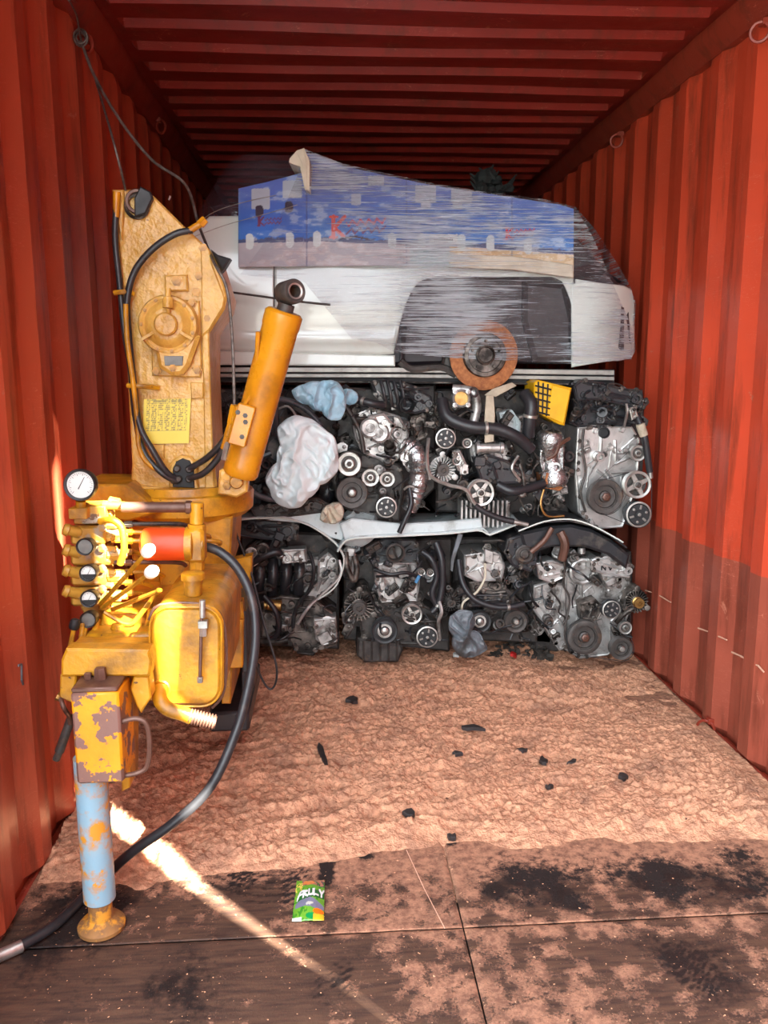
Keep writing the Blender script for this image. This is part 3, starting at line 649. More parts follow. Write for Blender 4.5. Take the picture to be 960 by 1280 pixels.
# oil tank
YT = 2.10
def rrect(x0, y0, x1, y1, r, n=5):
    o = []
    for cx, cy, a0 in ((x0+r, y0+r, 180), (x1-r, y0+r, 270), (x1-r, y1-r, 0), (x0+r, y1-r, 90)):
        for k in range(n+1):
            a = math.radians(a0+90*k/n); o.append((cx+r*math.cos(a), cy+r*math.sin(a)))
    return o
b = MB(); b.prism(PP(rrect(185, 757, 279, 885, 27, 7), YT), (0, .46, 0), .014); tank = b.build('oil_tank', M['yellow'], crane)
b = MB(); fr = PP(rrect(187, 759, 277, 883, 26, 7), YT-.001)
b.tube(fr+[fr[0]], .003, 6, 1, False); b.build('seam_bead', M['yellow'], tank)
b = MB(); b.tube([P(186, 775, YT+.02), P(200, 756, YT+.02), P(260, 757, YT+.02), P(281, 785, YT+.02), P(281, 860, YT+.02), P(265, 885, YT+.02)], .004, 6, 4); b.build('tank_strap', M['brown_steel'], tank)
b = MB(); b.cyl(P(252, 768, YT-.02), P(250, 850, YT-.02), .0045, .0045, 10); b.build('level_tube', M['brown_steel'], tank)
b = MB(); b.cyl(P(253, 750, YT-.02), P(253, 772, YT-.02), .008, .008, 10); b.box(P(254, 780, YT-.02), (.025, .02, .02)); b.cyl(P(250, 846, YT-.02), P(250, 853, YT-.02), .008, .008, 8); b.cyl(P(254, 778, YT-.02), P(254, 795, YT-.02), .010, .010, 6)
b.build('level_fitting', M['steel'], tank)
b = MB(); b.tube([P(200, 860, YT-.01), P(200, 874, YT-.04), P(210, 886, YT-.05), P(228, 892, YT-.05), P(240, 897, YT-.05)], .019, 14, 5); b.torus(P(201, 862, YT-.005), (0, -1, .1), .022, .005, 18, 6)
b.build('outlet_pipe', M['yellow'], tank)
b = MB(); pa, pe = P(237, 895, YT-.05), P(270, 903, YT-.05); dv = pe-pa; ll = dv.length; pr = [(0, 0)]
for i in range(9): pr += [(.020, ll*i/9), (.020, ll*(i+.5)/9), (.016, ll*(i+.55)/9), (.016, ll*(i+.95)/9)]
b.lathe(pa, dv, pr+[(.019, ll), (.013, ll), (.013, ll-.02), (0, ll-.02)], 16); b.build('threaded_end', M['brown_steel'], tank)
b = MB(); b.cyl(P(241, 744, YT+.1), P(241, 722, YT+.1), .024, .024, 18); b.lathe(P(241, 722, YT+.1), UZ, [(0, -.004), (.032, -.004), (.032, .012), (.026, .016), (0, .016)], 20); b.build('filler_cap', M['yellow'], tank)
# return filter and its pipework
YF2 = 2.32
b = MB(); fa, fb = P(177, 680, YF2), P(234, 680, YF2); dv = fb-fa; ll = dv.length
b.lathe(fa, dv, [(0, 0), (.030, 0), (.044, .008), (.047, .02), (.047, ll-.01), (.044, ll), (0, ll)], 30); flt = b.build('oil_filter', M['orange'], crane)
b = MB(); b.lathe(fb-dv*.02, dv, [(.049, 0), (.049, .02), (.03, .024), (.03, .05), (0, .05)], 24); b.box(P(246, 680, YF2), (.05, .06, .10), b=.01)
b.cyl(P(246, 628, YF2), P(246, 655, YF2), .020, .020, 12); b.cyl(P(246, 630, YF2), P(246, 742, YF2), .014, .014, 12)
b.cyl(P(246, 655, YF2), P(246, 668, YF2), .026, .026, 8); b.cyl(P(246, 695, YF2), P(246, 712, YF2), .023, .023, 8); b.cyl(P(246, 712, YF2), P(246, 745, YF2), .017, .015, 12)
b.build('filter_head', M['yellow'], crane)
b = MB(); b.cyl(P(152, 634, YF2), P(240, 634, YF2), .015, .015, 14); b.cyl(P(232, 634, YF2), P(240, 634, YF2), .019, .019, 8); b.build('suction_pipe', M['brown_steel'], crane)
# valve bank
YV = 2.36
for k in range(4):
    y = 668+k*25.5
    b = MB(); b.box(P(112, y, YV)+Vector((0, .03, 0)), (.10, .10, .055), b=.008)
    b.cyl(P(100, y-2, YV-.01), P(84, y-6, YV-.03), .017, .015, 14); b.cyl(P(86, y-5, YV-.03), P(79, y-7, YV-.035), .019, .016, 12)
    b.cyl(P(135, y, YV), P(152, y, YV), .017, .017, 6); b.cyl(P(150, y, YV), P(160, y, YV), .012, .012, 10)
    b.lathe(P(128, y-9, YV-.02), (0, -1, 0), [(.012, 0), (.012, .012), (0, .014)], 6)
    b.build('valve_section', M['worn'], crane)
b = MB(); pg(b, [(93, 655), (128, 648), (130, 775), (110, 778), (100, 760)], YV+.02, .10, .006)
for k in range(9):
    y = 640+k*15; b.cyl(P(128, y, YV+.01), P(141+4*(k % 2), y+2, YV-.01), .011+.003*(k % 3), .010, 6)
b.box(P(118, 640, YV+.01), (.09, .10, .05)); b.cyl(P(150, 630, YV), P(136, 628, YV), .016, .018, 8); b.cyl(P(160, 633, YV-.02), P(128, 631, YV-.02), .013, .013, 12)
b.build('valve_body', M['worn'], crane)
for k, (ya, yb, m) in enumerate([(665, 668, 'yellow'), (676, 676, 'yellow'), (690, 690, 'yellow'), (703, 703, 'brown_steel'), (715, 716, 'yellow'), (728, 729, 'yellow'), (741, 742, 'yellow'), (756, 757, 'yellow'), (655, 655, 'iron')]):
    b = MB(); xe = [262, 275, 180, 232, 205, 190, 190, 178, 235][k]; b.tube([P(140, ya, YV), P(160, ya, YV), P(xe-12, yb, YV+.03), P(xe, yb+4, YV+.06)], .0065, 8, 4); b.cyl(P(156, ya, YV), P(166, ya, YV), .010, .010, 6)
    b.build('hydraulic_pipe', M[m], crane)
b = MB(); b.tube([P(125, 652, YV-.04), P(140, 650, YV-.06), P(152, 660, YV-.06), P(155, 685, YV-.06), P(150, 705, YV-.05)], .010, 10, 5); b.build('hydraulic_pipe', M['yellow'], crane)
b = MB(); b.tube([P(130, 765, YV-.1), P(160, 780, YV-.1), P(178, 765, YV-.1), P(200, 735, YV-.1)], .007, 8, 5); b.tube([P(118, 780, YV-.06), P(150, 790, YV-.08), P(180, 785, YV-.08), P(188, 760, YV-.08)], .006, 8, 5); b.build('hydraulic_pipe', M['yellow'], crane)
b = MB(); pg(b, [(128, 768), (178, 766), (188, 784), (124, 786)], YV-.06, .12, .004); b.cyl(P(147, 795, YV-.1), P(147, 780, YV-.1), .02, .018, 12); b.build('valve_mount', M['yellow'], crane)
def lever(p0, p1, kr, km, nm='control_lever'):
    b = MB(); b.cyl(p0, p1, .007, .006, 8); l = b.build(nm, M['yellow'], crane)
    b = MB(); d = (p1-p0).normalized(); b.lathe(p1-d*.01, d, [(0, 0), (kr*.8, 0), (kr, kr*.4), (kr, kr*1.4), (kr*.7, kr*2), (0, kr*2.1)], 14); b.build('knob', km, l)
lever(P(126, 755, YV-.05), P(184, 690, 2.16), .017, M['white']); lever(P(128, 760, YV-.06), P(188, 716, 2.16), .017, M['white'])
lever(P(140, 762, YV-.05), P(200, 738, 2.2), .007, M['yellow']); lever(P(88, 808, 2.2), P(93, 782, 2.2), .014, M['ink']); lever(P(100, 808, 2.22), P(103, 780, 2.24), .006, M['yellow'])
b = MB(); b.tube([P(113, 808, 2.25), P(118, 790, 2.25), P(122, 775, 2.3)], .008, 8, 4); b.tube([P(104, 808, 2.2), P(106, 790, 2.24), P(112, 770, 2.3)], .006, 8, 4); b.build('hydraulic_pipe', M['yellow'], crane)
# gauges
def gauge(x, y, Y, rpx, face, big=False, tilt=(0, -1, .08)):
    c = P(x, y, Y); r = sz(rpx, Y); ax = Vector(tilt).normalized()
    b = MB(); b.lathe(c, ax, [(0, -.035), (r*.85, -.035), (r*.95, -.02), (r, 0), (r, .008), (r*.96, .012), (r*.84, .010), (r*.82, .002), (0, .002)], 36); g = b.build('pressure_gauge', M['rubber'], crane)
    b = MB(); b.lathe(c, ax, [(0, .0035), (r*.82, .0035), (r*.82, .001)], 32); b.build('dial', M[face], g)
    if face != 'greyface':
        b = MB(); a_, e1, e2 = b.frame(ax); o = c+ax*.0045
        def seg(p, q, w_):
            d = (q-p).normalized(); n = d.cross(ax)*w_; b.prism([p-n, q-n*.5, q+n*.5, p+n], -ax*.001, 0)
        up = Vector((0, 0, 1)); up = (up-ax*up.dot(ax)).normalized(); rt = up.cross(-ax)
        for k in range(28):
            a = math.radians(-135+k*10); d = up*math.cos(a)+rt*math.sin(a); seg(o+d*r*(.66 if k % 3 else .58), o+d*r*.74, r*.012)
        d = up*math.cos(-.5)+rt*math.sin(-.5); seg(o-d*r*.3, o+d*r*.55, r*.03)
        b.build('needle', M['ink'], g)
        if not big:
            b = MB(); d0 = [up*math.cos(a)*r*.8+rt*math.sin(a)*r*.8+o for a in [math.radians(100+k*16) for k in range(11)]]; b.prism(d0, -ax*.0008, 0); b.build('dial_band', M['ink'], g)
gauge(101, 606, 2.30, 20, 'white', True); gauge(107, 683, YV-.07, 11, 'greyface'); gauge(111, 716, YV-.08, 11, 'white'); gauge(112, 748, YV-.09, 11, 'white'); gauge(111, 774, YV-.10, 10.5, 'greyface')
b = MB(); b.box(P(101, 640, 2.32), (.05, .06, .03)); b.cyl(P(101, 626, 2.315), P(101, 640, 2.32), .014, .014, 10); b.build('gauge_bracket', M['yellow'], crane)
# big black hose to the lower left
b = MB(); b.tube([P(252, 682, 2.36), P(275, 690, 2.34), P(298, 712, 2.32), P(315, 750, 2.28), P(319, 800, 2.24), P(310, 860, 2.2), P(293, 920, 2.16), P(262, 985, 2.12), P(215, 1030, 2.10), P(165, 1065, 2.11), PZ(120, 1106, .02), PZ(70, 1155, .018), PZ(20, 1185, .018), PZ(-25, 1205, .018)], .0135, 12, 8)
b.build('return_hose', M['hose'], crane)
b = MB(); a1, a2 = PZ(28, 1182, .018), PZ(-12, 1200, .018); b.cyl(a1, a2, .0155, .0155, 12); b.cyl(a2, a2+(a2-a1)*.3, .018, .018, 6); b.build('hose_end', M['steel'], crane)
b = MB(); b.tube([P(292, 655, 2.9), P(300, 680, 2.9), P(315, 720, 2.85), P(330, 780, 2.8), P(345, 830, 2.75), P(344, 855, 2.75), P(335, 860, 2.75), P(322, 835, 2.75), P(318, 800, 2.75)], .004, 6, 6); b.build('thin_cable', M['rubber'], crane)
# wires from the upper left wall ring
lr = PX(101, 44, -HW+.03)
b = MB(); Yw = lr.y
w1 = [P(86, 0, Yw-.25), P(96, 20, Yw-.1), P(101, 48, Yw), P(116, 90, Yw+.1), P(140, 170, YC-.1), P(157, 238, YC-.03)]
b.tube(w1, .0035, 6, 6); 
w2 = [P(101, 50, Yw+.01), P(118, 95, Yw), P(150, 150, Yw), P(190, 200, Yw+.02), P(232, 231, Yw+.03), P(248, 280, Yw+.08), P(266, 325, YC-.04), P(283, 360, YC-.1), P(290, 420, YC-.1), P(293, 505, YC-.12)]
b.tube(w2, .005, 8, 8)
for k in range(4): b.torus(P(101, 47, Yw), (rng.random()-.5, -1, rng.random()-.5), .015+.004*k, .003, 14, 5)
wr_ = b.build('wire_rope', M['wire']); tag(wr_, 'grey wire rope looped from the upper left wall ring down to the crane', 'rope')
b = MB(); b.tube([P(80, -5, Yw-.2), P(112, 20, Yw+.2), P(180, 115, Yw+1.2)], .004, 6, 4); b.build('paint_seam', M['rail'], wl)
# ------------------------------------------------------------ the half car under wrap
def px_arr(X, Yp, D):
    """vectorised P()"""
    X = np.asarray(X, float); Yp = np.asarray(Yp, float); D = np.asarray(D, float)+0*X
    d = np.array(cf)[None, :]+np.outer((X-480)/F, np.array(cr))+np.outer((640-Yp)/F, np.array(cu))
    return np.array(CAMPOS)[None, :]+d*(D/d[:, 1])[:, None]
def ip(x, pts): a = np.array(pts, float); return np.interp(x, a[:, 0], a[:, 1])
TOPL = [(298, 236), (340, 226), (379, 216), (380, 190), (400, 196), (430, 208), (480, 219), (540, 232), (600, 241), (660, 250), (700, 256), (718, 262)]
SIL = [(236, 300), (250, 262), (270, 228), (290, 200), (310, 192), (362, 194), (380, 184), (430, 204), (540, 229), (600, 239), (680, 249), (712, 257), (745, 288), (772, 330), (788, 358), (793, 380)]
YS = 3.68
car = thing('car', 'front half of a cut white car standing on the engine stack under clear wrap', 'car', (.06, 4.4, 1.42))
b = MB(); pg(b, [(238, 458), (238, 285), (262, 274), (300, 272), (370, 248), (430, 228), (540, 244), (680, 266), (720, 294), (760, 338), (782, 362), (782, 438), (716, 452), (500, 458)], YS+.06, 1.5, .02)
b.build('body_shell', M['darkcar'], car)
def side(U, V, xa, xb, lo, hi):
    x = xa+U*(xb-xa); l = ip(x, lo); h = ip(x, hi); y = l+V*(h-l)
    D = YS-.035*np.sin(np.pi*np.clip((460-y)/200, 0, 1))+.00*(x)
    D = D-.012*np.exp(-((y-424)/5.0)**2)*(x < 500)+np.clip((x-735)/58, 0, 1)**2.2*.22
    return px_arr(x, y, D)
grid('door_panel', 60, 40, lambda U, V: side(U, V, 240, 342, [(240, 436), (342, 440)], [(240, 292), (262, 271), (342, 270)]), M['carwhite'], car, solid=.012)
grid('front_wing', 110, 40, lambda U, V: side(U, V, 343.2, 716, [(343, 441), (480, 443), (494, 442), (496, 420), (505, 385), (515, 362), (527, 350), (545, 346), (690, 346), (703, 352), (712, 372), (716, 392)],
     [(343, 270), (430, 262), (560, 280), (716, 332)]), M['carwhite'], car, solid=.012)
grid('bumper', 60, 40, lambda U, V: side(U, V, 714, 792, [(714, 459), (719, 458), (750, 453), (788, 447), (792, 440)], [(714, 350), (719, 349), (750, 354), (778, 357), (788, 362), (792, 385)]), M['carwhite'], car, solid=.012,
     mask=lambda U, V, p: ~((714+U*78 < 719) & (V > .97)))
b = MB(); b.prism([P(754, 427, YS+.0-.01), P(786, 390, YS+.12-.01), P(789, 430, YS+.16-.01)], (0, .05, 0), .004); b.build('lamp_opening', M['ink'], car)
b = MB(); b.prism([P(717, 334, YS), P(745, 330, YS+.02), P(778, 352, YS+.12), P(716, 347, YS)], (0, .05, 0), .004); b.build('headlamp', M['darkcar'], car)
b = MB(); pg(b, [(240, 437), (494, 444), (494, 458), (240, 456)], YS-.02, .08, .006); b.build('sill', M['carwhite'], car)
b = MB()   # wheel arch liner, a curved shell
def liner(U, V):
    x = 500+U*222; top = ip(x, [(500, 452), (503, 400), (515, 365), (540, 345), (690, 345), (712, 365), (720, 400), (722, 452)]); y = top+(455-top)*0
    y = 455+V*(top-455); D = YS+.03+.20*np.sin(np.pi*np.clip(U, 0, 1))**.7*np.ones_like(V)*(1-.4*V)
    return px_arr(x, y, D)
grid('wheel_arch_liner', 50, 20, liner, M['cararch'], car, solid=.006)
b = MB(); pg(b, [(655, 350), (706, 356), (716, 400), (716, 452), (668, 452), (654, 400)], YS+.02, .05, .02); b.build('arch_liner_end', M['cararch'], car)
b = MB(); b.cyl(P(600, 440, YS+.08), P(585, 350, YS+.1), .035, .03, 14); b.cyl(P(560, 442, YS+.1), P(605, 445, YS+.05), .03, .035, 12); pg(b, [(556, 440), (575, 430), (572, 460), (565, 470), (552, 458)], YS+.0, .08, .01)
b.tube([P(500, 452, YS), P(515, 462, YS), P(550, 460, YS), P(570, 468, YS)], .02, 8, 4); b.build('suspension_strut', M['iron'], car)
b = MB(); c = P(605, 444, YS-.05); R = sz(43, YS-.05); dax = Vector((.03, -1, .02)).normalized()
b.lathe(c, dax, [(R*.62, -.012), (R*.99, -.012), (R, -.010), (R, -.002), (R*.97, 0), (R*.62, .001), (R*.62, -.012)], 56); disc = b.build('brake_disc', M['rust'], car)
b = MB(); b.lathe(c, dax, [(R*.63, -.02), (R*.63, .020), (R*.60, .026), (R*.50, .028), (R*.48, .022), (R*.28, .022), (R*.27, .040), (R*.22, .045), (R*.2, .036), (0, .036)], 40)
for k in range(5):
    a = math.radians(18+72*k); d = c+Vector((math.cos(a), 0, math.sin(a)))*R*.40; b.cyl(d+dax*.02, d+dax*.045, .006, .005, 8)
b.build('wheel_hub', M['alu_dark'], disc)
for k, (ya, yb, m) in enumerate([(459, 465, 'sill'), (467, 471.5, 'sill'), (476, 478, 'alu_dark')]):
    b = MB(); pg(b, [(240, ya), (500, ya+.5), (768, ya+4), (768, yb+4), (500, yb+.5), (240, yb)], YS-.015+.01*k, .07, .002); b.build('chassis_rail', M[m], car)
b = MB(); pg(b, [(240, 458), (768, 462), (768, 482), (240, 477)], YS+.03, 1.4, .0); b.build('underbody', M['ink'], car)
b = MB(); b.prism(PP([(362, 198), (371, 188), (380, 185), (387, 200), (387, 240), (381, 237), (375, 208), (368, 206), (361, 203)], YS-.05), (.02, .25, 0), .001); b.prism(PP([(371, 190), (379, 187), (383, 201), (384, 236), (381, 234), (378, 205)], YS-.058), (0, .02, 0), .001)
o = b.build('folded_board', M['card']); tag(o, 'off-white folded board edge sticking up at the peak of the wrapped load', 'board')
# printed cartons laid over the side of the car
def sheetD(y, x): return YS-.075+.16*np.clip((300-y)/90, 0, 1)**1.6-.0*x
def sheetpos(U, V):
    x = 298+U*419; lo = ip(x, [(298, 334), (380, 333), (480, 332), (560, 333), (640, 336), (717, 348)]); hi = ip(x, TOPL); y = lo+V*(hi-lo)
    D = sheetD(y, x)+.012*np.sin(x*.05)*np.clip((y-200)/100, 0, 1)+.008*fbm(x*.05, y*.05, 3)
    return px_arr(x, y, D)
def sheetcol(U, V):
    x = 298+U*419; lo = ip(x, [(298, 334), (380, 333), (480, 332), (560, 333), (640, 336), (717, 348)]); hi = ip(x, TOPL); y = lo+V*(hi-lo)
    n = fbm(x*.06, y*.14, 4); n2 = fbm(x*.2, y*.3, 3, 4)
    t = np.clip((y-235)/65, 0, 1)[:, None]
    col = np.array(L(112, 130, 196))*(1-t)+np.array(L(40, 112, 190))*t; col = col*(1-.5*np.clip((n-.45)*2.5, 0, 1)[:, None])+np.array(L(160, 190, 216))*.5*np.clip((n-.45)*2.5, 0, 1)[:, None]
    pal = ((x > 300) & (x < 385))[:, None]; col = np.where(pal, col*np.array([.8, .85, 1.05]), col)
    def put(m, c, a=1.0):
        nonlocal col; m = (m*a)[:, None] if m.dtype != bool else (m[:, None]*a); col = col*(1-m)+np.array(L(c))*m
    def rr(cx, cy, w, h, r=4):
        dx = np.maximum(np.abs(x-cx)-w/2+r, 0); dy = np.maximum(np.abs(y-cy)-h/2+r, 0); return np.hypot(dx, dy) < r
    sky = ip(x, [(298, 302), (400, 300), (560, 305), (717, 316)]); put((y > sky-6*n2) & (y < sky+3), (70, 66, 84), .8)
    put(y > sky+2, (176, 170, 176)); put((y > sky+2) & ((x*.25) % 1 < .13), (140, 132, 140), .6); put((y > sky+2) & (n > .55), (206, 186, 180), .5)
    put((x > 562) & (y > sky+3), (204, 172, 130)); put((x > 562) & (y > sky+3) & (n2 > .56), (226, 204, 172), .7); put((x > 512) & (x < 562) & (y > 312), (176, 196, 198)); put((x > 516) & (x < 558) & (y > 313) & (y < 317), (120, 128, 130), .6)
    put((x > 536) & (x < 572) & (y > 293) & (y < 306), (214, 214, 210)); put((x > 542) & (x < 566) & (y > 298) & (y < 302) & ((x*.5) % 1 > .4), (50, 50, 60))
    for c in ((312, 302), (362, 300), (396, 299), (490, 301), (527, 302), (577, 303), (613, 304), (660, 308)): put(rr(c[0], c[1], 10, 20, 5), (206, 214, 212), .9); 
    for c in ((326, 249, 23, 26), (365, 237, 24, 22), (365, 245, 10, 6), (445, 250, 12, 14), (532, 243, 26, 22), (577, 244, 26, 20), (532, 256, 12, 10), (572, 256, 12, 12), (470, 226, 20, 12)): put(rr(c[0], c[1], c[2], c[3], 2), (196, 200, 204), .85)
    for c in ((324, 264), (361, 259)): put(rr(c[0], c[1], 10, 14, 4), (66, 58, 74))
    def stroke(pts, w_, c, a=1):
        m = np.zeros_like(x, bool)
        for (ax, ay), (bx, by) in zip(pts, pts[1:]):
            dx, dy = bx-ax, by-ay; t = np.clip(((x-ax)*dx+(y-ay)*dy)/(dx*dx+dy*dy), 0, 1); m |= np.hypot(x-ax-t*dx, y-ay-t*dy) < w_
        put(m, c, a)
    for (kx, ky, s, c) in ((417, 284, 1.15, (214, 72, 52)), (324, 277, .5, (120, 60, 90)), (633, 292, .62, (205, 50, 56))):
        stroke([(kx, ky-11*s), (kx, ky+11*s)], 2.3*s, c); stroke([(kx-4*s, ky-11*s), (kx+4*s, ky-11*s)], 1.2*s, c); stroke([(kx-4*s, ky+11*s), (kx+4*s, ky+11*s)], 1.2*s, c)
        stroke([(kx+12*s, ky-11*s), (kx+1*s, ky+1*s), (kx+12*s, ky+11*s)], 1.9*s, c)
        for q in range(2):
            w0 = [(kx+(14+3.0*j)*s, ky+(-4+q*9+3.2*math.sin(j*2.1+q)-j*.2)*s) for j in range(15)]; stroke(w0, .9*s+.25, c if q == 0 else (130, 70, 80), .8)
    stroke([(426, 298), (445, 296), (460, 299)], 1.2, (60, 40, 50)); put(((x-383)**2 < 1.2), (70, 80, 120), .6); put(((x-508)**2 < 1.2), (90, 100, 130), .5); put(((x-640)**2 < 1.2), (90, 100, 130), .5)
    put(n > .66, (220, 225, 230), .3)
    return col
M['print'] = cmat('printed_carton', .5, .1)
o = grid('printed_carton_sheet', 420, 120, sheetpos, M['print'], color=sheetcol, solid=.004); tag(o, 'blue printed carton sheet with white cut-outs and red letters draped over the car side', 'cardboard')
b = MB(); pg(b, [(562, 318), (640, 320), (716, 331), (717, 347), (640, 337), (562, 334)], YS-.10, .03, .003)
o = b.build('wooden_lath', M['card']); tag(o, 'beige board strip along the lower right edge of the printed sheet', 'board')
# clear stretch wrap; sky reflections painted in as whitish streaks
def wrapmat(name, base, streak, gloss, tint, zs=40, th=(.50, .60)):
    m, nt, bs = nmat(name); out = nt.nodes['Material Output']
    def vec(sc, rx):
        v = coord(nt, True, sc); n = [q for q in nt.nodes if q.type == 'MAPPING'][-1]; n.inputs['Rotation'].default_value = (0, rx, 0); return v
    n1 = noise(nt, vec((.7, .7, zs), .10), 4, 5, .6, .25); n2 = noise(nt, vec((1.5, 1.5, zs*2.2), -.12), 4, 4, .65, .2); n3 = noise(nt, coord(nt, True), 2.6, 4)
    at = N(nt, 'ShaderNodeVertexColor', layer_name='col'); n3 = math_(nt, 'ADD', n3, math_(nt, 'MULTIPLY', at.outputs[0], .45)); s1 = ramp(nt, math_(nt, 'ADD', n1, math_(nt, 'MULTIPLY', math_(nt, 'SUBTRACT', n3, .5), .5)), *th); s2 = ramp(nt, math_(nt, 'ADD', n2, math_(nt, 'MULTIPLY', math_(nt, 'SUBTRACT', n3, .5), .35)), .54, .62)
    st = math_(nt, 'MAXIMUM', math_(nt, 'MULTIPLY', s1, .75), s2)
    fac = math_(nt, 'MULTIPLY_ADD', st, streak); nt.nodes[-1].inputs[2].default_value = base
    tr = N(nt, 'ShaderNodeBsdfTransparent'); tr.inputs[0].default_value = (.95, .95, .97, 1); mx = N(nt, 'ShaderNodeMixShader'); nt.links.new(fac, mx.inputs[0]); nt.links.new(tr.outputs[0], mx.inputs[1]); nt.links.new(bs.outputs[0], mx.inputs[2])
    bs.inputs['Base Color'].default_value = (*tint, 1); bs.inputs['Roughness'].default_value = .22; bs.inputs['Specular IOR Level'].default_value = .8
    gl = N(nt, 'ShaderNodeBsdfGlossy', i_Roughness=.16); mx2 = N(nt, 'ShaderNodeMixShader', i_0=gloss)
    nt.links.new(mx.outputs[0], mx2.inputs[1]); nt.links.new(gl.outputs[0], mx2.inputs[2]); nt.links.new(mx2.outputs[0], out.inputs[0])
    bp = N(nt, 'ShaderNodeBump', i_Strength=1.0, i_Distance=.02); h = math_(nt, 'ADD', n1, math_(nt, 'MULTIPLY', n2, .5)); nt.links.new(h, bp.inputs['Height'])
    for q in (bs, gl): nt.links.new(bp.outputs[0], q.inputs['Normal'])
    return m
M['wrap'] = wrapmat('clear_wrap', .03, .74, .10, L(236, 244, 252)); M['film'] = wrapmat('dark_film', .20, .34, .12, L(150, 135, 150), 9, (.5, .7))
wrap = thing('stretch_wrap', 'clear plastic stretch wrap pulled over the white car and printed sheet', 'plastic wrap', (.1, 3.7, 2.0))
LOW = [(300, 343), (380, 352), (420, 400), (440, 424), (470, 428), (494, 441), (560, 447), (720, 455), (788, 450)]
def wpos(U, V):
    y0 = 0; x_r = 0
    s = V; xr = ip(1-s, [(0, 719), (.04, 735), (.2, 760), (.4, 781), (.55, 791), (.8, 795), (1, 789)]); xl = ip(1-s, [(0, 379), (.15, 372), (1, 300)])
    x = xl+U*(xr-xl); lo = ip(x, LOW)
    hi = ip(x, [(300, 233), (340, 222), (372, 195), (380, 186), (430, 205), (540, 229), (600, 239), (680, 249), (712, 257), (719, 260), (745, 288), (772, 330), (788, 358), (795, 380)])
    y = lo+s*(hi-lo); D = np.minimum(sheetD(y, x)-.022, YS-.10+.0*y)+.10*np.clip((300-y)/90, 0, 1)**1.6+np.clip((x-720)/76, 0, 1)**2*.25
    D = D-.02+.014*fbm(x*.03, y*.2, 3, 3)+.007*fbm(x*.015, (y+.12*x)*.33, 3, 5)+.004*fbm(x*.02, (y-.2*x)*.5, 2, 9)+.03*np.clip((y-340)/20, 0, 1)*((x > 500) & (x < 715))
    return px_arr(x, y, D)
def wshine(U, V):  # where the painted reflection streaks gather, strongest over the wheel arch
    p = wpos(U, V); g = lambda x, y, rx, ry: np.exp(-(((X-x)/rx)**2+((Z-y)/ry)**2)**1.2)
    d = p-np.array(CAMPOS); f_ = d @ np.array(cf); X = 480+F*(d @ np.array(cr))/f_; Z = 640-F*(d @ np.array(cu))/f_
    k = -.15+.62*g(570, 385, 70, 62)+.5*g(690, 290, 70, 40)+.25*g(500, 222, 130, 16)+.25*g(600, 440, 110, 8)+.3*g(520, 280, 120, 30)-.3*g(350, 290, 60, 50)
    return np.stack([k, k, k], 1)
grid('wrap_front', 200, 260, wpos, M['wrap'], wrap, color=wshine)
def wtop(U, V):
    x = 379+U*(719-379); hi = ip(x, [(380, 186), (430, 205), (540, 229), (600, 239), (680, 249), (712, 257), (719, 260)]); D0 = YS-.02+.10*np.clip((300-hi)/90, 0, 1)**1.6-.0
    p = px_arr(x, hi, D0); p[:, 1] += V*1.4; p[:, 2] += .02*np.sin(V*3)-.25*V*V; return p
grid('wrap_top', 60, 30, wtop, M['wrap'], wrap)
def wend(U, V):
    s = V; y = 448-s*190; x = ip(y, [(258, 719), (288, 745), (330, 772), (358, 788), (380, 795), (448, 789)]); D0 = YS+.14
    p = px_arr(x, y, D0); p[:, 1] += U*1.3; p[:, 0] -= .25*U*U; return p
grid('wrap_end', 30, 40, wend, M['wrap'], wrap)
def film(U, V):
    x = 236+U*(380-236); hi = ip(x, SIL); lo = ip(x, [(236, 302), (262, 275), (300, 272), (380, 262)]); y = lo+V*(hi-lo)
    D = YS-.0+.4*V**1.5+.02*fbm(x*.04, y*.04, 3); return px_arr(x, y, D)
grid('dark_film', 50, 40, film, M['film'], wrap)
b = MB()
for pts in ([(236, 292), (262, 268), (300, 254), (345, 244)], [(232, 300), (280, 282), (330, 268), (372, 256)]): b.tube([P(a, c, YS-.09) for a, c in pts], .0015, 5, 5)
b.build('wrap_strand', M['steel'], wrap)
# long thin rod stuck through behind the cylinder eye
b = MB(); b.tube([P(287, 365, YS-.12), P(345, 373, YS-.12), P(375, 377, YS-.12), P(413, 381, YS-.12)], .0045, 8, 3); o = b.build('metal_rod', M['iron']); tag(o, 'thin dark metal rod lying across the white car door behind the cylinder eye', 'rod')
# black bundle on top
bun = MB()
for k in range(26):
    x = 598+rng.random()*38; y = 218+rng.random()*24+abs(x-612)*.25; q = P(x, y, 4.3+rng.random()*.1); r = .02+rng.random()*.03; a = rng.random(3)-.5
    bun.sphere(q, r, 8, (1+a[0], 1+a[1], .7+a[2])); bun.cyl(q, q+Vector((a[0]*.12, a[1]*.05, .03+abs(a[2])*.08)), .012, .004, 6)
bun.build('black_bundle', M['blackcloth'], kind='thing'); o = bpy.data.objects['black_bundle']; tag(o, 'black crumpled bundle lying on top of the wrapped car', 'bundle')
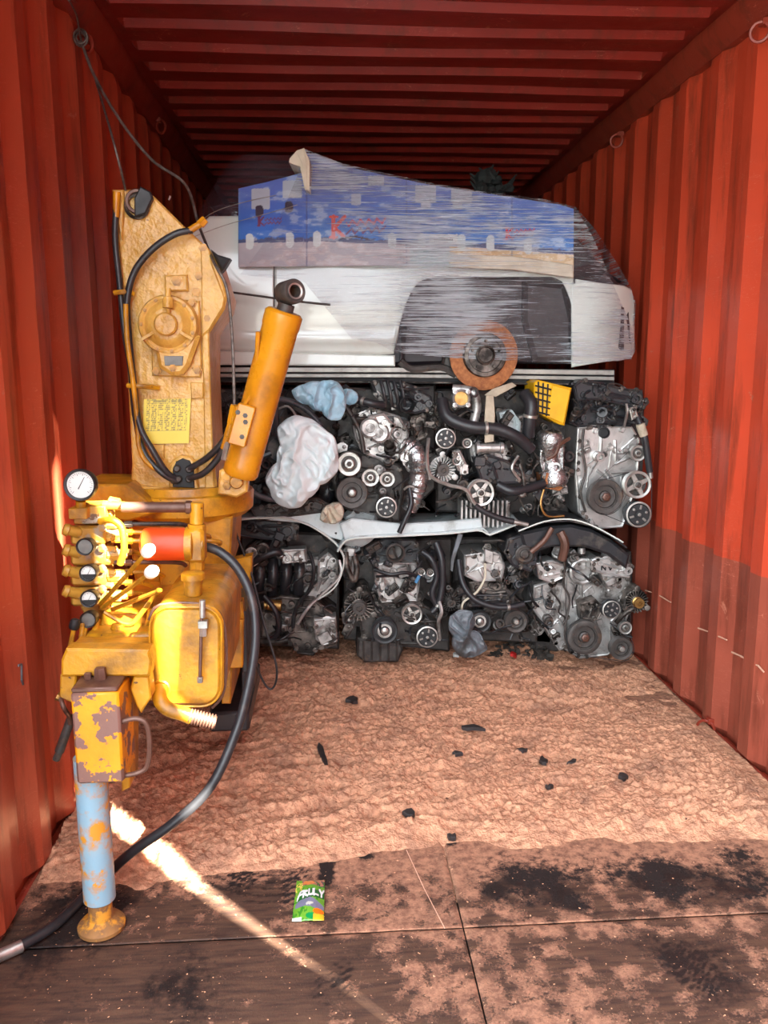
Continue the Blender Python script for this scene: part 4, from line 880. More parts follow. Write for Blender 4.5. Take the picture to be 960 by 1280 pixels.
# ------------------------------------------------------------ engines: building blocks
def inside(p, poly):
    x, y = p; c = False; n = len(poly)
    for i in range(n):
        x1, y1 = poly[i]; x2, y2 = poly[i-1]
        if (y1 > y) != (y2 > y) and x < (x2-x1)*(y-y1)/(y2-y1)+x1: c = not c
    return c
def edge_d(p, poly):
    m = 1e9
    for i in range(len(poly)):
        (x1, y1), (x2, y2) = poly[i-1], poly[i]; dx, dy = x2-x1, y2-y1; t = max(0, min(1, ((p[0]-x1)*dx+(p[1]-y1)*dy)/(dx*dx+dy*dy+1e-9)))
        m = min(m, math.hypot(p[0]-x1-t*dx, p[1]-y1-t*dy))
    return m
def casting(name, poly, Y, depth, mat, parent, bev=.006, ribs=8, boss=8, seed=0, rim=True, boltm='alu_dark', nb=6):
    """a cast cover: outline, flange rim, stiffening ribs, bosses, pockets; its screws are parts of it"""
    R = random.Random(seed+int(poly[0][0]*7+poly[0][1])); b = MB(); pg(b, poly, Y, depth, bev)
    xs = [p[0] for p in poly]; ys = [p[1] for p in poly]
    def rnd(mg=3):
        for _ in range(60):
            q = (R.uniform(min(xs), max(xs)), R.uniform(min(ys), max(ys)))
            if inside(q, poly) and edge_d(q, poly) > mg: return q
        return None
    if rim:
        cx, cy = sum(xs)/len(xs), sum(ys)/len(ys); q = []
        for i in range(len(poly)):
            x, y = poly[i]; l = math.hypot(x-cx, y-cy)+1e-6; q.append(P(x-(x-cx)/l*2.2, y-(y-cy)/l*2.2, Y-.004))
        b.tube(q+[q[0]], .006, 6, 1, False)
    for k in range(ribs):
        a = rnd(); c = rnd()
        if not a or not c: continue
        L_ = math.hypot(a[0]-c[0], a[1]-c[1])
        if L_ < 5: continue
        if L_ > 26: c = (a[0]+(c[0]-a[0])*26/L_, a[1]+(c[1]-a[1])*26/L_)
        if not inside(c, poly): continue
        w_ = R.choice((.0035, .005, .008)); b.tube([P(*a, Y-.001), P((a[0]+c[0])/2, (a[1]+c[1])/2, Y-.006), P(*c, Y-.001)], w_, 6, 1)
    for k in range(boss):
        a = rnd(4)
        if not a: continue
        r = R.uniform(.008, .02); h = R.uniform(.006, .03); t = R.random()
        if t < .55: b.lathe(P(*a, Y+.002), (0, -1, 0), [(r*1.15, 0), (r, h), (r*.55, h), (r*.5, h*.5), (0, h*.5)], 10)
        elif t < .8: b.box(P(*a, Y-h/2), (r*R.uniform(1.5, 3.5), h, r*R.uniform(1.2, 3)), Matrix.Rotation(R.uniform(-.5, .5), 3, 'Y'), .003)
        else: b.lathe(P(*a, Y+.002), (0, -1, 0), [(r*1.8, 0), (r*1.8, .004), (r*1.2, .005), (r*1.1, .012), (0, .012)], 14)
    o = b.build(name, M[mat] if isinstance(mat, str) else mat, parent, kind='thing'); del o['kind']
    bb = MB()
    for k in range(nb):
        i = R.randrange(len(poly)); t = R.random(); x1, y1 = poly[i-1]; x2, y2 = poly[i]; cx, cy = sum(xs)/len(xs), sum(ys)/len(ys)
        x = x1+(x2-x1)*t; y = y1+(y2-y1)*t; l = math.hypot(x-cx, y-cy)+1e-6; x -= (x-cx)/l*3; y -= (y-cy)/l*3
        bb.lathe(P(x, y, Y+.002), (0, -1, 0), [(.013, 0), (.013, .006), (.0075, .008), (.0075, .016), (0, .016)], 8)
    if nb: bb.build('screw_set', M[boltm], o, kind='stuff')
    return o
def pulley(x, y, r, Y, parent, style='ribbed', tilt=(0, -1, .05)):
    c = P(x, y, Y); R = sz(r, Y); ax = Vector(tilt).normalized(); b = MB()
    def ring_prof(w=.035, inner=.72, g=4):
        p = [(R*inner, -w*.5), (R*.97, -w)]
        for i in range(g): p += [(R, -w+w*i/g), (R, -w+w*(i+.45)/g), (R*.955, -w+w*(i+.6)/g), (R*.955, -w+w*(i+.9)/g)]
        return p+[(R, 0), (R, .002), (R*.96, .004), (R*inner, .002), (R*inner, -w*.5)]
    if style == 'ribbed':
        b.lathe(c, ax, ring_prof(), 34); b.lathe(c, ax, [(R*.73, -.02), (R*.73, -.004), (R*.66, -.004), (R*.62, -.012), (R*.34, -.014), (R*.32, .0), (R*.26, .003), (0, .003)], 34)
        o = b.build('crank_pulley', M['iron'], parent)
        b = MB(); b.lathe(c, ax, [(R*.24, .002), (R*.24, .012), (R*.18, .015), (R*.10, .015), (R*.08, .010), (0, .010)], 6 if r > 20 else 18); b.build('pulley_bolt', M['brown_steel'] if r > 20 else M['steel'], o)
    elif style == 'damper':
        b.lathe(c, ax, ring_prof(.04, .80), 34); b.lathe(c, ax, [(R*.80, -.02), (R*.80, -.002), (R*.60, .0), (R*.58, -.008), (R*.36, -.008), (R*.34, .002), (R*.28, .004), (0, .004)], 34)
        o = b.build('crank_pulley', M['rubber'], parent); b = MB(); b.lathe(c, ax, [(R*.56, -.006), (R*.56, -.003), (R*.38, -.003)], 30); b.lathe(c, ax, [(R*.30, .003), (R*.30, .008), (R*.2, .012), (0, .012)], 20); b.build('pulley_face', M['steel'], o, kind='thing')
    elif style in ('spoked', 'spoked5'):
        n = 5 if style == 'spoked5' else 4
        b.lathe(c, ax, ring_prof(.03, .80, 3), 34)
        for k in range(n):
            a = 2*math.pi*(k+.3)/n; a_, e1, e2 = b.frame(ax); d = e1*math.cos(a)+e2*math.sin(a); t = d.cross(ax)
            b.prism([c+d*R*.2+t*R*.2, c+d*R*.82+t*R*.15, c+d*R*.82-t*R*.15, c+d*R*.2-t*R*.2], -ax*.01, .002)
        b.lathe(c, ax, [(R*.34, -.012), (R*.34, .003), (R*.30, .006), (0, .006)], 24); o = b.build('spoked_pulley', M['steel'], parent, kind='thing'); del o['kind']
        b = MB(); b.lathe(c, ax, [(R*.2, .006), (R*.2, .014), (R*.1, .016), (0, .012)], 12); b.build('pulley_bolt', M['iron'], o)
        b = MB(); b.lathe(c, ax, [(R*.8, -.028), (0, -.028), (0, -.03), (R*.8, -.03)], 24); b.build('pulley_back', M['iron'], o)
    elif style == 'idler':
        b.lathe(c, ax, [(R*.6, -.025), (R, -.024), (R, 0), (R*.93, .003), (R*.72, .002), (R*.70, -.008), (R*.46, -.008), (R*.44, .002), (R*.36, .004), (R*.34, -.002), (0, -.002)], 30)
        o = b.build('idler_pulley', M['steel'], parent); b = MB(); b.lathe(c, ax, [(R*.66, -.006), (R*.64, -.003), (R*.48, -.003), (R*.46, -.006)], 26); b.lathe(c, ax, [(R*.22, -.002), (R*.22, .009), (0, .010)], 6); b.build('bearing_seal', M['iron'], o, kind='thing')
    elif style == 'clutch':
        b.lathe(c, ax, ring_prof(.035, .84, 4), 34); b.lathe(c, ax, [(R*.82, -.02), (R*.82, .002), (R*.78, .006), (R*.32, .006), (R*.30, .010), (0, .010)], 30); o = b.build('clutch_pulley', M['rubber'], parent)
        b = MB(); b.lathe(c, ax, [(R*1.0, .000), (R*.99, .005), (R*.86, .006), (R*.855, .000)], 34); a_, e1, e2 = b.frame(ax)
        for k in range(6):
            a = 2*math.pi*k/6+.3; q = c+(e1*math.cos(a)+e2*math.sin(a))*R*.58
            if k % 2: b.lathe(q, ax, [(R*.10, .004), (R*.10, .012), (0, .013)], 8)
            else: b.box(q+ax*.007, (R*.34, .006, R*.16), Matrix.Rotation(-a*1.0, 3, 'Y'), .001)
        b.lathe(c, ax, [(R*.14, .008), (R*.14, .015), (0, .016)], 8); b.build('clutch_plate', M['steel'], o, kind='thing')
    return o
def alternator(x, y, r, Y, parent, mat='alu', pul='iron', fins=22):
    c = P(x, y, Y); R = sz(r, Y); ax = Vector((0, -1, .03)).normalized(); b = MB()
    b.lathe(c, ax, [(R*.9, -.12), (R*.98, -.10), (R*.98, -.02), (R*.93, -.01), (R*.86, -.008), (R*.86, -.03), (0, -.03)], 32); a_, e1, e2 = b.frame(ax)
    for k in range(fins):
        a = 2*math.pi*k/fins; d = e1*math.cos(a)+e2*math.sin(a); t = d.cross(ax)*R*.045
        b.prism([c+d*R*.42+t, c+d*R*.96+t, c+d*R*.96-t, c+d*R*.42-t], -ax*.03, .001)
    b.lathe(c, ax, [(R*.48, -.03), (R*.48, .002), (R*.44, .004), (R*.3, .004)], 26)
    for k in range(3):
        a = 2*math.pi*k/3+.5; q = c+(e1*math.cos(a)+e2*math.sin(a))*R*1.06; b.lathe(q-ax*.03, ax, [(.014, -.06), (.014, .03), (.007, .032), (0, .03)], 10)
    o = b.build('alternator', M[mat], parent, kind='thing'); del o['kind']
    b = MB(); b.lathe(c, ax, [(R*.40, .0), (R*.42, .004), (R*.42, .012), (R*.36, .014), (R*.38, .018), (R*.34, .020), (R*.38, .025), (R*.42, .034), (R*.40, .037), (R*.2, .037), (R*.18, .030), (R*.1, .030), (R*.1, .040), (0, .040)], 26)
    b.build('alternator_pulley', M[pul], o); return o
def belt(pts, Y, parent, w=.022, t=.004):
    """flat belt around pulleys given (x, y, r)"""
    hull = []
    for x, y, r in pts:
        for k in range(24): a = 2*math.pi*k/24; hull.append((x+r*math.cos(a), y+r*math.sin(a)))
    hull = sorted(hull)
    def half(s):
        o = []
        for p in s:
            while len(o) > 1 and (o[-1][0]-o[-2][0])*(p[1]-o[-2][1])-(o[-1][1]-o[-2][1])*(p[0]-o[-2][0]) <= 0: o.pop()
            o.append(p)
        return o[:-1]
    h = half(hull)+half(hull[::-1]); n = len(h); b = MB(); vs = []; cx = sum(p[0] for p in h)/n; cy = sum(p[1] for p in h)/n
    for x, y in h:
        l = math.hypot(x-cx, y-cy); ux, uy = (x-cx)/l, (y-cy)/l; o_ = t*F/Y
        for dd, D in ((0, Y), (o_, Y), (o_, Y+w), (0, Y+w)): vs.append(P(x+ux*dd, y+uy*dd, D))
    fs = []
    for i in range(n):
        j = (i+1) % n
        for k in range(4): fs.append((i*4+k, i*4+(k+1) % 4, j*4+(k+1) % 4, j*4+k))
    b.add(vs, fs); return b.build('drive_belt', M['rubber'], parent)
def eh(pts, rpx, mat, parent, name='coolant_hose', clamps=(), sub=6):
    Y0 = pts[len(pts)//2][2]; R = sz(rpx, Y0); b = MB(); W = [P(*q) for q in pts]; b.tube(W, R, 10 if rpx > 2.5 else 7, sub); o = b.build(name, M[mat], parent)
    for t in clamps:
        sp = smooth_path(W, 6); i = int(t*(len(sp)-2)); b = MB(); b.cyl(sp[i], sp[i]+(sp[i+1]-sp[i]).normalized()*.014, R*1.12, R*1.12, 12); b.build('hose_clamp', M['steel'], o)
    return o
def oilpan(poly, Y, parent, mat='alu_dark', n=6, name='oil_pan'):
    b = MB(); pg(b, poly, Y, .34, .01); xs = [p[0] for p in poly]; x0, x1 = min(xs)+3, max(xs)-3; ys = [p[1] for p in poly]
    for k in range(n):
        x = x0+(x1-x0)*(k+.5)/n; b.tube([P(x, min(ys)+3, Y-.002), P(x, max(ys)-4, Y-.002)], .006, 6, 1)
    return b.build(name, M[mat], parent, kind='thing')
def intake(x0, x1, y0, y1, Y, parent, n=4, mat='black'):
    b = MB(); pg(b, [(x0, y0), (x1, y0+2), (x1-2, y0+(y1-y0)*.35), (x0+3, y0+(y1-y0)*.33)], Y+.02, .12, .012)
    for k in range(n):
        x = x0+(x1-x0)*(k+.5)/n; r = sz((x1-x0)/n*.42, Y); b.tube([P(x, y0+(y1-y0)*.2, Y), P(x+1, y0+(y1-y0)*.45, Y-.03), P(x-1, y0+(y1-y0)*.7, Y-.02), P(x, y1, Y+.05)], r, 10, 4)
        b.torus(P(x, y0+(y1-y0)*.42, Y-.025), (0, .4, 1), r*1.05, .003, 12, 5)
    o = b.build('intake_manifold', M[mat], parent, kind='thing'); del o['kind']; return o
def wires(parent, box, Y, n, seed, mats=('rubber', 'black', 'iron'), r=(.003, .006)):
    R = random.Random(seed)
    for k in range(n):
        x, y = R.uniform(box[0], box[2]), R.uniform(box[1], box[3]); pts = [(x, y, Y+R.uniform(-.03, .04))]
        dx, dy = R.uniform(-1, 1), R.uniform(-1, 1)
        for j in range(R.choice((3, 4, 5))):
            dx += R.uniform(-.8, .8); dy += R.uniform(-.6, .8); l = math.hypot(dx, dy)+.01; x = min(max(x+dx/l*12, box[0]), box[2]); y = min(max(y+dy/l*10, box[1]), box[3]); pts.append((x, y, Y+R.uniform(-.03, .05)))
        b = MB(); b.tube([P(*q) for q in pts], R.uniform(*r), 6, 4); b.build('cable', M[R.choice(mats)], parent)
def clutter(parent, box, Y, n, seed, mats=('black', 'iron', 'alu_dark')):
    """brackets, connectors and unions between the large castings"""
    R = random.Random(seed)
    for k in range(n):
        x, y = R.uniform(box[0], box[2]), R.uniform(box[1], box[3]); c = P(x, y, Y+R.uniform(-.02, .06)); t = R.random(); b = MB(); r = R.uniform(.012, .028); rot = Matrix.Rotation(R.uniform(-1.2, 1.2), 3, 'Y') @ Matrix.Rotation(R.uniform(-.5, .5), 3, 'X')
        if t < .4:
            b.box(c, (r*2.6, .04, r*1.4), rot, .003); b.box(c+rot @ Vector((r*.5, -.02, 0)), (r*1.2, .03, r*.9), rot, .003); b.cyl(c+rot @ Vector((-r*.8, -.02, 0)), c+rot @ Vector((-r*.8, -.035, 0)), r*.35, r*.35, 8); nm = 'connector'
        elif t < .7:
            d = rot @ Vector((0, -1, .3)); b.lathe(c, d, [(r*.9, -.03), (r, 0), (r, .01), (r*.7, .014), (r*.7, .03), (r*.85, .032), (r*.85, .04), (r*.5, .04), (r*.45, .02), (0, .02)], 14); nm = 'pipe_union'
        else:
            q = [rot @ Vector(v) for v in ((-r*1.6, 0, -r*.7), (r*1.2, 0, -r*.9), (r*1.7, 0, 0), (r*1.0, 0, r), (-r*1.2, 0, r*.8))]; b.prism([c+v for v in q], rot @ Vector((0, .012, 0)), .002)
            for s in (-1, 1): b.lathe(c+rot @ Vector((s*r*.9, 0, 0)), rot @ Vector((0, -1, 0)), [(r*.38, 0), (r*.38, .012), (r*.2, .014), (0, .014)], 8)
            nm = 'bracket'
        o = b.build(nm, M[R.choice(mats)], parent, kind='thing'); del o['kind']
def backing(parent, poly, Y, depth=.45, mat='iron', name='engine_block'):
    b = MB(); pg(b, poly, Y, depth, .01); return b.build(name, M[mat], parent)
def filler(parent, box, Y, n, seed, mats=('iron', 'alu_dark', 'alu_dark', 'alu', 'black')):
    R = random.Random(seed+50)
    for k in range(n):
        x, y = R.uniform(box[0]+6, box[2]-6), R.uniform(box[1]+6, box[3]-6); a0 = R.random()*6; m = R.choice((5, 6, 7, 8)); r = R.uniform(7, 15)
        casting('mounting_bracket', [(x+r*R.uniform(.6, 1.1)*math.cos(a0+6.283*i/m), y+r*R.uniform(.5, 1.1)*math.sin(a0+6.283*i/m)) for i in range(m)], Y+R.uniform(.0, .07), .09, R.choice(mats), parent, .004, ribs=R.choice((2, 4)), boss=R.choice((2, 4)), seed=k, nb=2)
def engine(label, x, y, Y, z=0):
    p = P(x, y, Y); return thing('engine', label, 'engine', (p.x, p.y+.2, z))
LG = 'car engines piled in two rows'
# ---------------- lower row
# 1 gearbox and intake behind the crane hose
e = engine('used engine with black four-runner intake above grey gearbox, lower row beside crane', 365, 818, 3.75)
backing(e, [(300, 662), (424, 668), (424, 812), (300, 806)], 3.86)
intake(316, 382, 688, 752, 3.70, e)
casting('air_box', [(296, 652), (330, 648), (374, 654), (372, 674), (340, 676), (298, 670)], 3.66, .2, 'black', e, ribs=6, boss=5)
casting('throttle_body', [(350, 688), (382, 686), (384, 702), (352, 704)], 3.62, .08, 'alu_bright', e, ribs=3, boss=4, nb=4)
casting('gearbox_case', [(324, 752), (350, 745), (392, 748), (421, 770), (422, 806), (398, 812), (392, 820), (372, 818), (362, 800), (326, 798)], 3.66, .35, 'alu_dark', e, ribs=16, boss=12, nb=10)
casting('gearbox_cover', [(392, 774), (420, 771), (422, 802), (404, 808), (394, 800)], 3.60, .08, 'alu', e, ribs=4, boss=3)
casting('bell_housing', [(398, 700), (410, 690), (422, 700), (424, 724), (408, 742), (388, 756), (378, 750), (396, 728)], 3.70, .1, 'alu', e, ribs=8, boss=6)
casting('cylinder_head', [(374, 700), (400, 696), (396, 744), (372, 748)], 3.76, .1, 'alu', e, ribs=8, boss=5)
b = MB(); b.cyl(P(334, 756, 3.62), P(352, 757, 3.62), .026, .026, 18); b.cyl(P(330, 756, 3.62), P(334, 756, 3.62), .02, .02, 14); b.build('starter_motor', M['brass'], e)
for x in ((360, 775), (356, 785)): casting('mounting_lug', [(x[0]-4, x[1]-4), (x[0]+4, x[1]-4), (x[0]+4, x[1]+4), (x[0]-4, x[1]+4)], 3.6, .06, 'alu', e, ribs=0, boss=2, nb=1)
eh([(300, 720, 3.66), (320, 700, 3.6), (345, 690, 3.6), (352, 696, 3.62)], 5, 'hose', e, clamps=(.9,)); eh([(386, 690, 3.62), (392, 710, 3.58), (388, 735, 3.6), (370, 760, 3.62), (366, 785, 3.62)], 2.5, 'rubber', e)
eh([(330, 745, 3.6), (345, 765, 3.58), (348, 790, 3.6), (336, 800, 3.62)], 3.5, 'hose', e); eh([(372, 780, 3.6), (385, 760, 3.58), (400, 745, 3.6), (425, 720, 3.6), (424, 700, 3.62)], 2.2, 'alu', e, 'metal_pipe')
casting('fuse_box', [(306, 690), (318, 686), (322, 704), (310, 706)], 3.6, .06, 'alu', e, ribs=1, boss=2, nb=2)
wires(e, (300, 655, 420, 800), 3.62, 16, 1); clutter(e, (298, 655, 420, 800), 3.64, 20, 2); filler(e, (298, 655, 420, 800), 3.73, 22, 2); eh([(304, 800, 3.66), (330, 802, 3.62), (360, 800, 3.62)], 6, 'alu_dark', e, 'gear_tube')
# 2
e = engine('used engine with ribbed oil pan and round oil filler neck, middle of the lower row', 490, 826, 3.8)
backing(e, [(430, 676), (566, 672), (562, 815), (430, 800)], 3.86)
casting('timing_cover', [(462, 752), (520, 750), (548, 766), (556, 790), (540, 806), (500, 806), (452, 800), (448, 775)], 3.70, .2, 'iron', e, ribs=12, boss=8)
casting('rocker_cover', [(469, 706), (482, 702), (520, 704), (527, 716), (522, 752), (476, 754), (468, 730)], 3.66, .2, 'alu', e, ribs=12, boss=8)
casting('cylinder_head', [(474, 740), (525, 738), (530, 758), (472, 760)], 3.68, .16, 'alu_dark', e, ribs=6, boss=6)
casting('top_cover', [(464, 680), (480, 672), (520, 674), (528, 690), (520, 706), (470, 704)], 3.70, .2, 'black', e, ribs=6, boss=4)
b = MB(); c = P(494, 691, 3.62); b.lathe(c, (0, -1, .1), [(.032, -.08), (.034, 0), (.042, .004), (.044, .012), (.036, .016), (.033, .012), (.032, -.04), (0, -.045)], 26); b.build('filler_neck', M['iron'], e)
oilpan([(447, 798), (500, 802), (504, 812), (498, 828), (456, 829), (446, 820)], 3.68, e, 'iron', 5)
alternator(449, 758, 21, 3.66, e, 'alu_dark'); pulley(481, 789, 17, 3.60, e, 'damper'); pulley(515, 768, 13.5, 3.60, e, 'spoked'); pulley(534, 796, 14.5, 3.60, e, 'clutch'); pulley(436, 774, 9, 3.66, e, 'ribbed')
belt([(481, 789, 16.5), (515, 768, 13), (534, 796, 14)], 3.615, e)
casting('side_plate', [(430, 686), (438, 678), (444, 690), (446, 722), (438, 728), (432, 712)], 3.66, .05, 'alu', e, ribs=2, boss=2, nb=2)
eh([(432, 690, 3.62), (434, 710, 3.6), (442, 725, 3.6), (446, 712, 3.6), (443, 695, 3.62)], 4, 'alu_dark', e, 'metal_pipe')
eh([(468, 712, 3.6), (488, 718, 3.57), (508, 716, 3.58), (524, 722, 3.6)], 2.5, 'rubber', e); eh([(528, 690, 3.62), (540, 700, 3.6), (546, 720, 3.6), (540, 742, 3.6), (548, 760, 3.6)], 4, 'hose', e)
eh([(545, 678, 3.62), (552, 700, 3.6), (553, 730, 3.6), (548, 755, 3.6), (540, 765, 3.6)], 4.5, 'hose', e, clamps=(.8,)); eh([(549, 752, 3.58), (552, 765, 3.56), (548, 778, 3.58), (550, 800, 3.6)], 2.5, 'alu', e, 'metal_pipe')
for q in ((538, 716), (527, 715)): pulley(q[0], q[1], 5, 3.6, e, 'idler')
b = MB(); b.cyl(P(520, 728, 3.58), P(524, 720, 3.57), .008, .008, 8); b.build('connector', pmat('blue_plastic', L(90, 150, 200)), e)
wires(e, (432, 680, 560, 800), 3.62, 16, 3); clutter(e, (428, 680, 562, 800), 3.65, 24, 4); filler(e, (428, 680, 562, 800), 3.73, 22, 4)
# 3
e = engine('used engine with pale rocker cover and black air box, behind the torn grey sheet', 610, 820, 3.8)
backing(e, [(566, 672), (690, 672), (690, 805), (566, 800)], 3.88)
casting('rocker_cover', [(580, 694), (600, 690), (626, 692), (632, 708), (628, 726), (596, 728), (580, 720)], 3.64, .2, 'alu_bright', e, ribs=8, boss=5)
casting('cylinder_head', [(586, 728), (630, 722), (634, 740), (590, 746)], 3.66, .2, 'alu_dark', e, ribs=9, boss=8)
casting('timing_cover', [(576, 744), (640, 742), (660, 760), (662, 790), (570, 792)], 3.72, .2, 'iron', e, ribs=8, boss=8)
casting('intake_cover', [(585, 744), (636, 744), (640, 756), (584, 758)], 3.62, .1, 'black', e, ribs=4, boss=2)
casting('air_box', [(634, 674), (650, 668), (668, 676), (672, 700), (664, 716), (640, 708), (630, 690)], 3.58, .16, 'black', e, ribs=4, boss=2)
b = MB(); c = P(656, 693, 3.57); b.lathe(c, (0, -1, 0), [(.045, 0), (.045, .006), (.038, .010), (.036, .002), (.024, .002), (.022, .008), (.018, .010), (.016, .002), (0, .002)], 26); b.build('grille', M['iron'], e)
alternator(563, 752, 14, 3.66, e, 'iron'); pulley(600, 777, 15, 3.62, e, 'damper'); pulley(645, 777, 15, 3.60, e, 'ribbed'); pulley(628, 750, 16, 3.66, e, 'ribbed'); belt([(600, 777, 14), (645, 777, 14.5)], 3.625, e)
eh([(573, 700, 3.62), (578, 728, 3.58), (592, 748, 3.56), (615, 758, 3.55), (637, 759, 3.55), (655, 755, 3.56)], 4, 'hose', e, clamps=(.8,)); b = MB(); b.cyl(P(640, 759, 3.55), P(655, 755, 3.56), .011, .011, 10); b.build('hose_end', M['steel'], e)
eh([(606, 704, 3.6), (606, 722, 3.58), (596, 740, 3.58), (580, 752, 3.58), (577, 762, 3.6)], 1.6, 'card', e, 'clear_tube'); b = MB(); pg(b, [(606, 686), (617, 690), (616, 706), (606, 702)], 3.6, .03, .003); b.build('coil_pack', M['alu_bright'], e)
b = MB(); b.prism([P(573, 666, 3.60), P(579, 668, 3.60), P(568, 700, 3.58), P(566, 715, 3.58), P(563, 713, 3.58), P(564, 698, 3.58)], (0, .012, 0), .002); b.build('webbing_strap', M['greyrag'], e)
wires(e, (566, 676, 690, 800), 3.62, 18, 5); clutter(e, (566, 676, 690, 790), 3.65, 26, 6); filler(e, (566, 676, 690, 790), 3.73, 22, 6)
# 4
e = engine('used engine with grey gearbox and finned alternator, lower row against the right wall', 740, 824, 3.8)
backing(e, [(668, 690), (790, 690), (796, 818), (668, 815)], 3.88)
casting('gearbox_case', [(667, 732), (686, 726), (706, 730), (708, 810), (700, 814), (690, 800), (678, 780), (665, 760)], 3.68, .3, 'alu', e, ribs=18, boss=8, nb=8)
casting('exhaust_shield', [(668, 704), (690, 700), (707, 706), (706, 722), (690, 730), (674, 724)], 3.62, .1, 'alu_bright', e, ribs=3, boss=1)
casting('front_cover', [(706, 712), (724, 700), (756, 702), (786, 720), (792, 745), (786, 770), (776, 800), (760, 820), (724, 824), (706, 812)], 3.70, .22, 'alu', e, ribs=18, boss=12, nb=14)
casting('top_cover', [(738, 700), (746, 696), (788, 706), (788, 722), (752, 718), (738, 712)], 3.62, .14, 'alu_bright', e, ribs=4, boss=3)
casting('bracket_plate', [(752, 718), (776, 720), (776, 738), (758, 736)], 3.62, .08, 'alu', e, ribs=4, boss=3)
casting('coolant_pump', [(724, 754), (744, 748), (756, 760), (748, 776), (726, 774)], 3.64, .1, 'alu_dark', e, ribs=4, boss=3)
b = MB(); b.cyl(P(760, 700, 3.68), P(760, 688, 3.68), .032, .032, 20); b.cyl(P(760, 689, 3.68), P(760, 686, 3.68), .036, .036, 20); b.cyl(P(727, 692, 3.66), P(727, 684, 3.66), .018, .018, 14); b.build('filler_neck', M['alu_bright'], e)
b = MB(); b.torus(P(728, 714, 3.68), (0, -1, 0), .055, .012, 24, 8); b.build('cam_cap', M['alu'], e)
pulley(731, 797, 23, 3.60, e, 'ribbed'); pulley(764, 762, 12.5, 3.60, e, 'clutch'); pulley(782, 785, 9, 3.60, e, 'idler'); pulley(777, 811, 15.5, 3.58, e, 'ribbed'); alternator(796, 752, 16.5, 3.62, e, 'alu_dark', 'brass')
belt([(731, 797, 22.5), (764, 762, 12), (777, 811, 15)], 3.615, e); eh([(770, 778, 3.6), (780, 768, 3.58), (792, 760, 3.58)], 3, 'alu_dark', e, 'bracket_arm')
b = MB()
for (xa, ya, xb, yb) in ((752, 706, 752, 712), (752, 706, 757, 712), (757, 712, 757, 706), (760, 706, 763, 712), (763, 712, 766, 706)): b.tube([P(xa, ya+.8, 3.617), P(xb, yb+.8, 3.617)], .003, 5, 1)
b.build('cast_lettering', M['ink'], e)
eh([(700, 690, 3.6), (706, 706, 3.6), (704, 730, 3.62), (712, 750, 3.62), (706, 790, 3.62), (712, 815, 3.64)], 1.5, 'iron', e, 'gasket_edge')
wires(e, (670, 680, 790, 800), 3.64, 10, 7); clutter(e, (668, 690, 790, 800), 3.67, 18, 8, ('alu_dark', 'alu', 'iron')); filler(e, (668, 690, 790, 800), 3.73, 22, 8)
# ---------------- upper row
# 5
e = engine('used engine leaning left with crumpled foil pipe, upper row beside the white bag', 470, 650, 3.7, .66)
backing(e, [(420, 486), (545, 480), (545, 610), (500, 655), (420, 640)], 3.84)
casting('timing_cover', [(416, 570), (440, 562), (500, 580), (506, 600), (500, 652), (470, 652), (424, 634), (414, 600)], 3.68, .2, 'iron', e, ribs=10, boss=8)
casting('cylinder_head', [(440, 530), (462, 508), (500, 520), (512, 540), (508, 566), (488, 582), (452, 566), (444, 548)], 3.64, .22, 'alu', e, ribs=20, boss=14, nb=10)
casting('valve_housing', [(460, 520), (480, 516), (494, 532), (486, 550), (464, 546)], 3.58, .1, 'alu_bright', e, ribs=6, boss=5)
casting('intake_manifold', [(463, 478), (480, 474), (514, 480), (540, 496), (541, 512), (520, 518), (496, 512), (470, 496)], 3.62, .22, 'black', e, ribs=12, boss=6)
b = MB()
for x in (476, 484, 492, 500): b.tube([P(x, 476, 3.60), P(x+4, 492, 3.58), P(x+6, 508, 3.6)], .008, 8, 3)
b.build('intake_rib', M['black'], e); b = MB(); b.lathe(P(509, 506, 3.58), (.2, -1, 0), [(.036, -.05), (.036, .0), (.030, .006), (.027, 0), (.027, -.04), (0, -.045)], 24); b.build('intake_port', M['rubber'], e)
for q in ((463, 535), (474, 541)):
    b = MB(); b.lathe(P(*q, 3.57), (0, -1, .1), [(.045, -.03), (.045, 0), (.036, .008), (.02, .006), (.018, .012), (0, .012)], 22); b.build('cam_cap', M['alu'], e)
pulley(436.5, 580, 15.5, 3.56, e, 'idler'); pulley(463, 597, 11.5, 3.58, e, 'idler'); pulley(484, 599, 10, 3.58, e, 'idler'); pulley(440, 616, 20, 3.56, e, 'ribbed'); pulley(483, 634, 13.5, 3.56, e, 'clutch'); belt([(440, 616, 19), (484, 599, 9), (483, 634, 13)], 3.585, e)
b = MB(); bp = [P(508, 560, 3.64), P(520, 568, 3.6), P(524, 590, 3.58), P(520, 615, 3.58), P(512, 636, 3.6)]; b.tube(bp, lambda t: .052-.018*t+.004*math.sin(t*90), 14, 8); o = b.build('foil_pipe', M['foil'], e)
casting('exhaust_flange', [(498, 568), (514, 562), (530, 574), (528, 592), (510, 590)], 3.60, .08, 'alu_bright', e, ribs=4, boss=4)
eh([(426, 500, 3.62), (440, 520, 3.6), (450, 540, 3.58), (455, 566, 3.58)], 3, 'iron', e, 'metal_pipe'); eh([(430, 484, 3.64), (446, 498, 3.6), (464, 504, 3.58), (480, 506, 3.6)], 5, 'hose', e, clamps=(.5,)); eh([(512, 610, 3.56), (514, 630, 3.54), (506, 650, 3.53), (499, 666, 3.53)], 3.5, 'hose', e)
eh([(505, 612, 3.56), (512, 608, 3.55), (522, 612, 3.55), (524, 620, 3.56)], 1.6, 'steel', e, 'metal_pipe'); casting('radiator_part', [(514, 520), (532, 516), (534, 548), (516, 556)], 3.66, .08, 'alu_dark', e, ribs=4, boss=3)
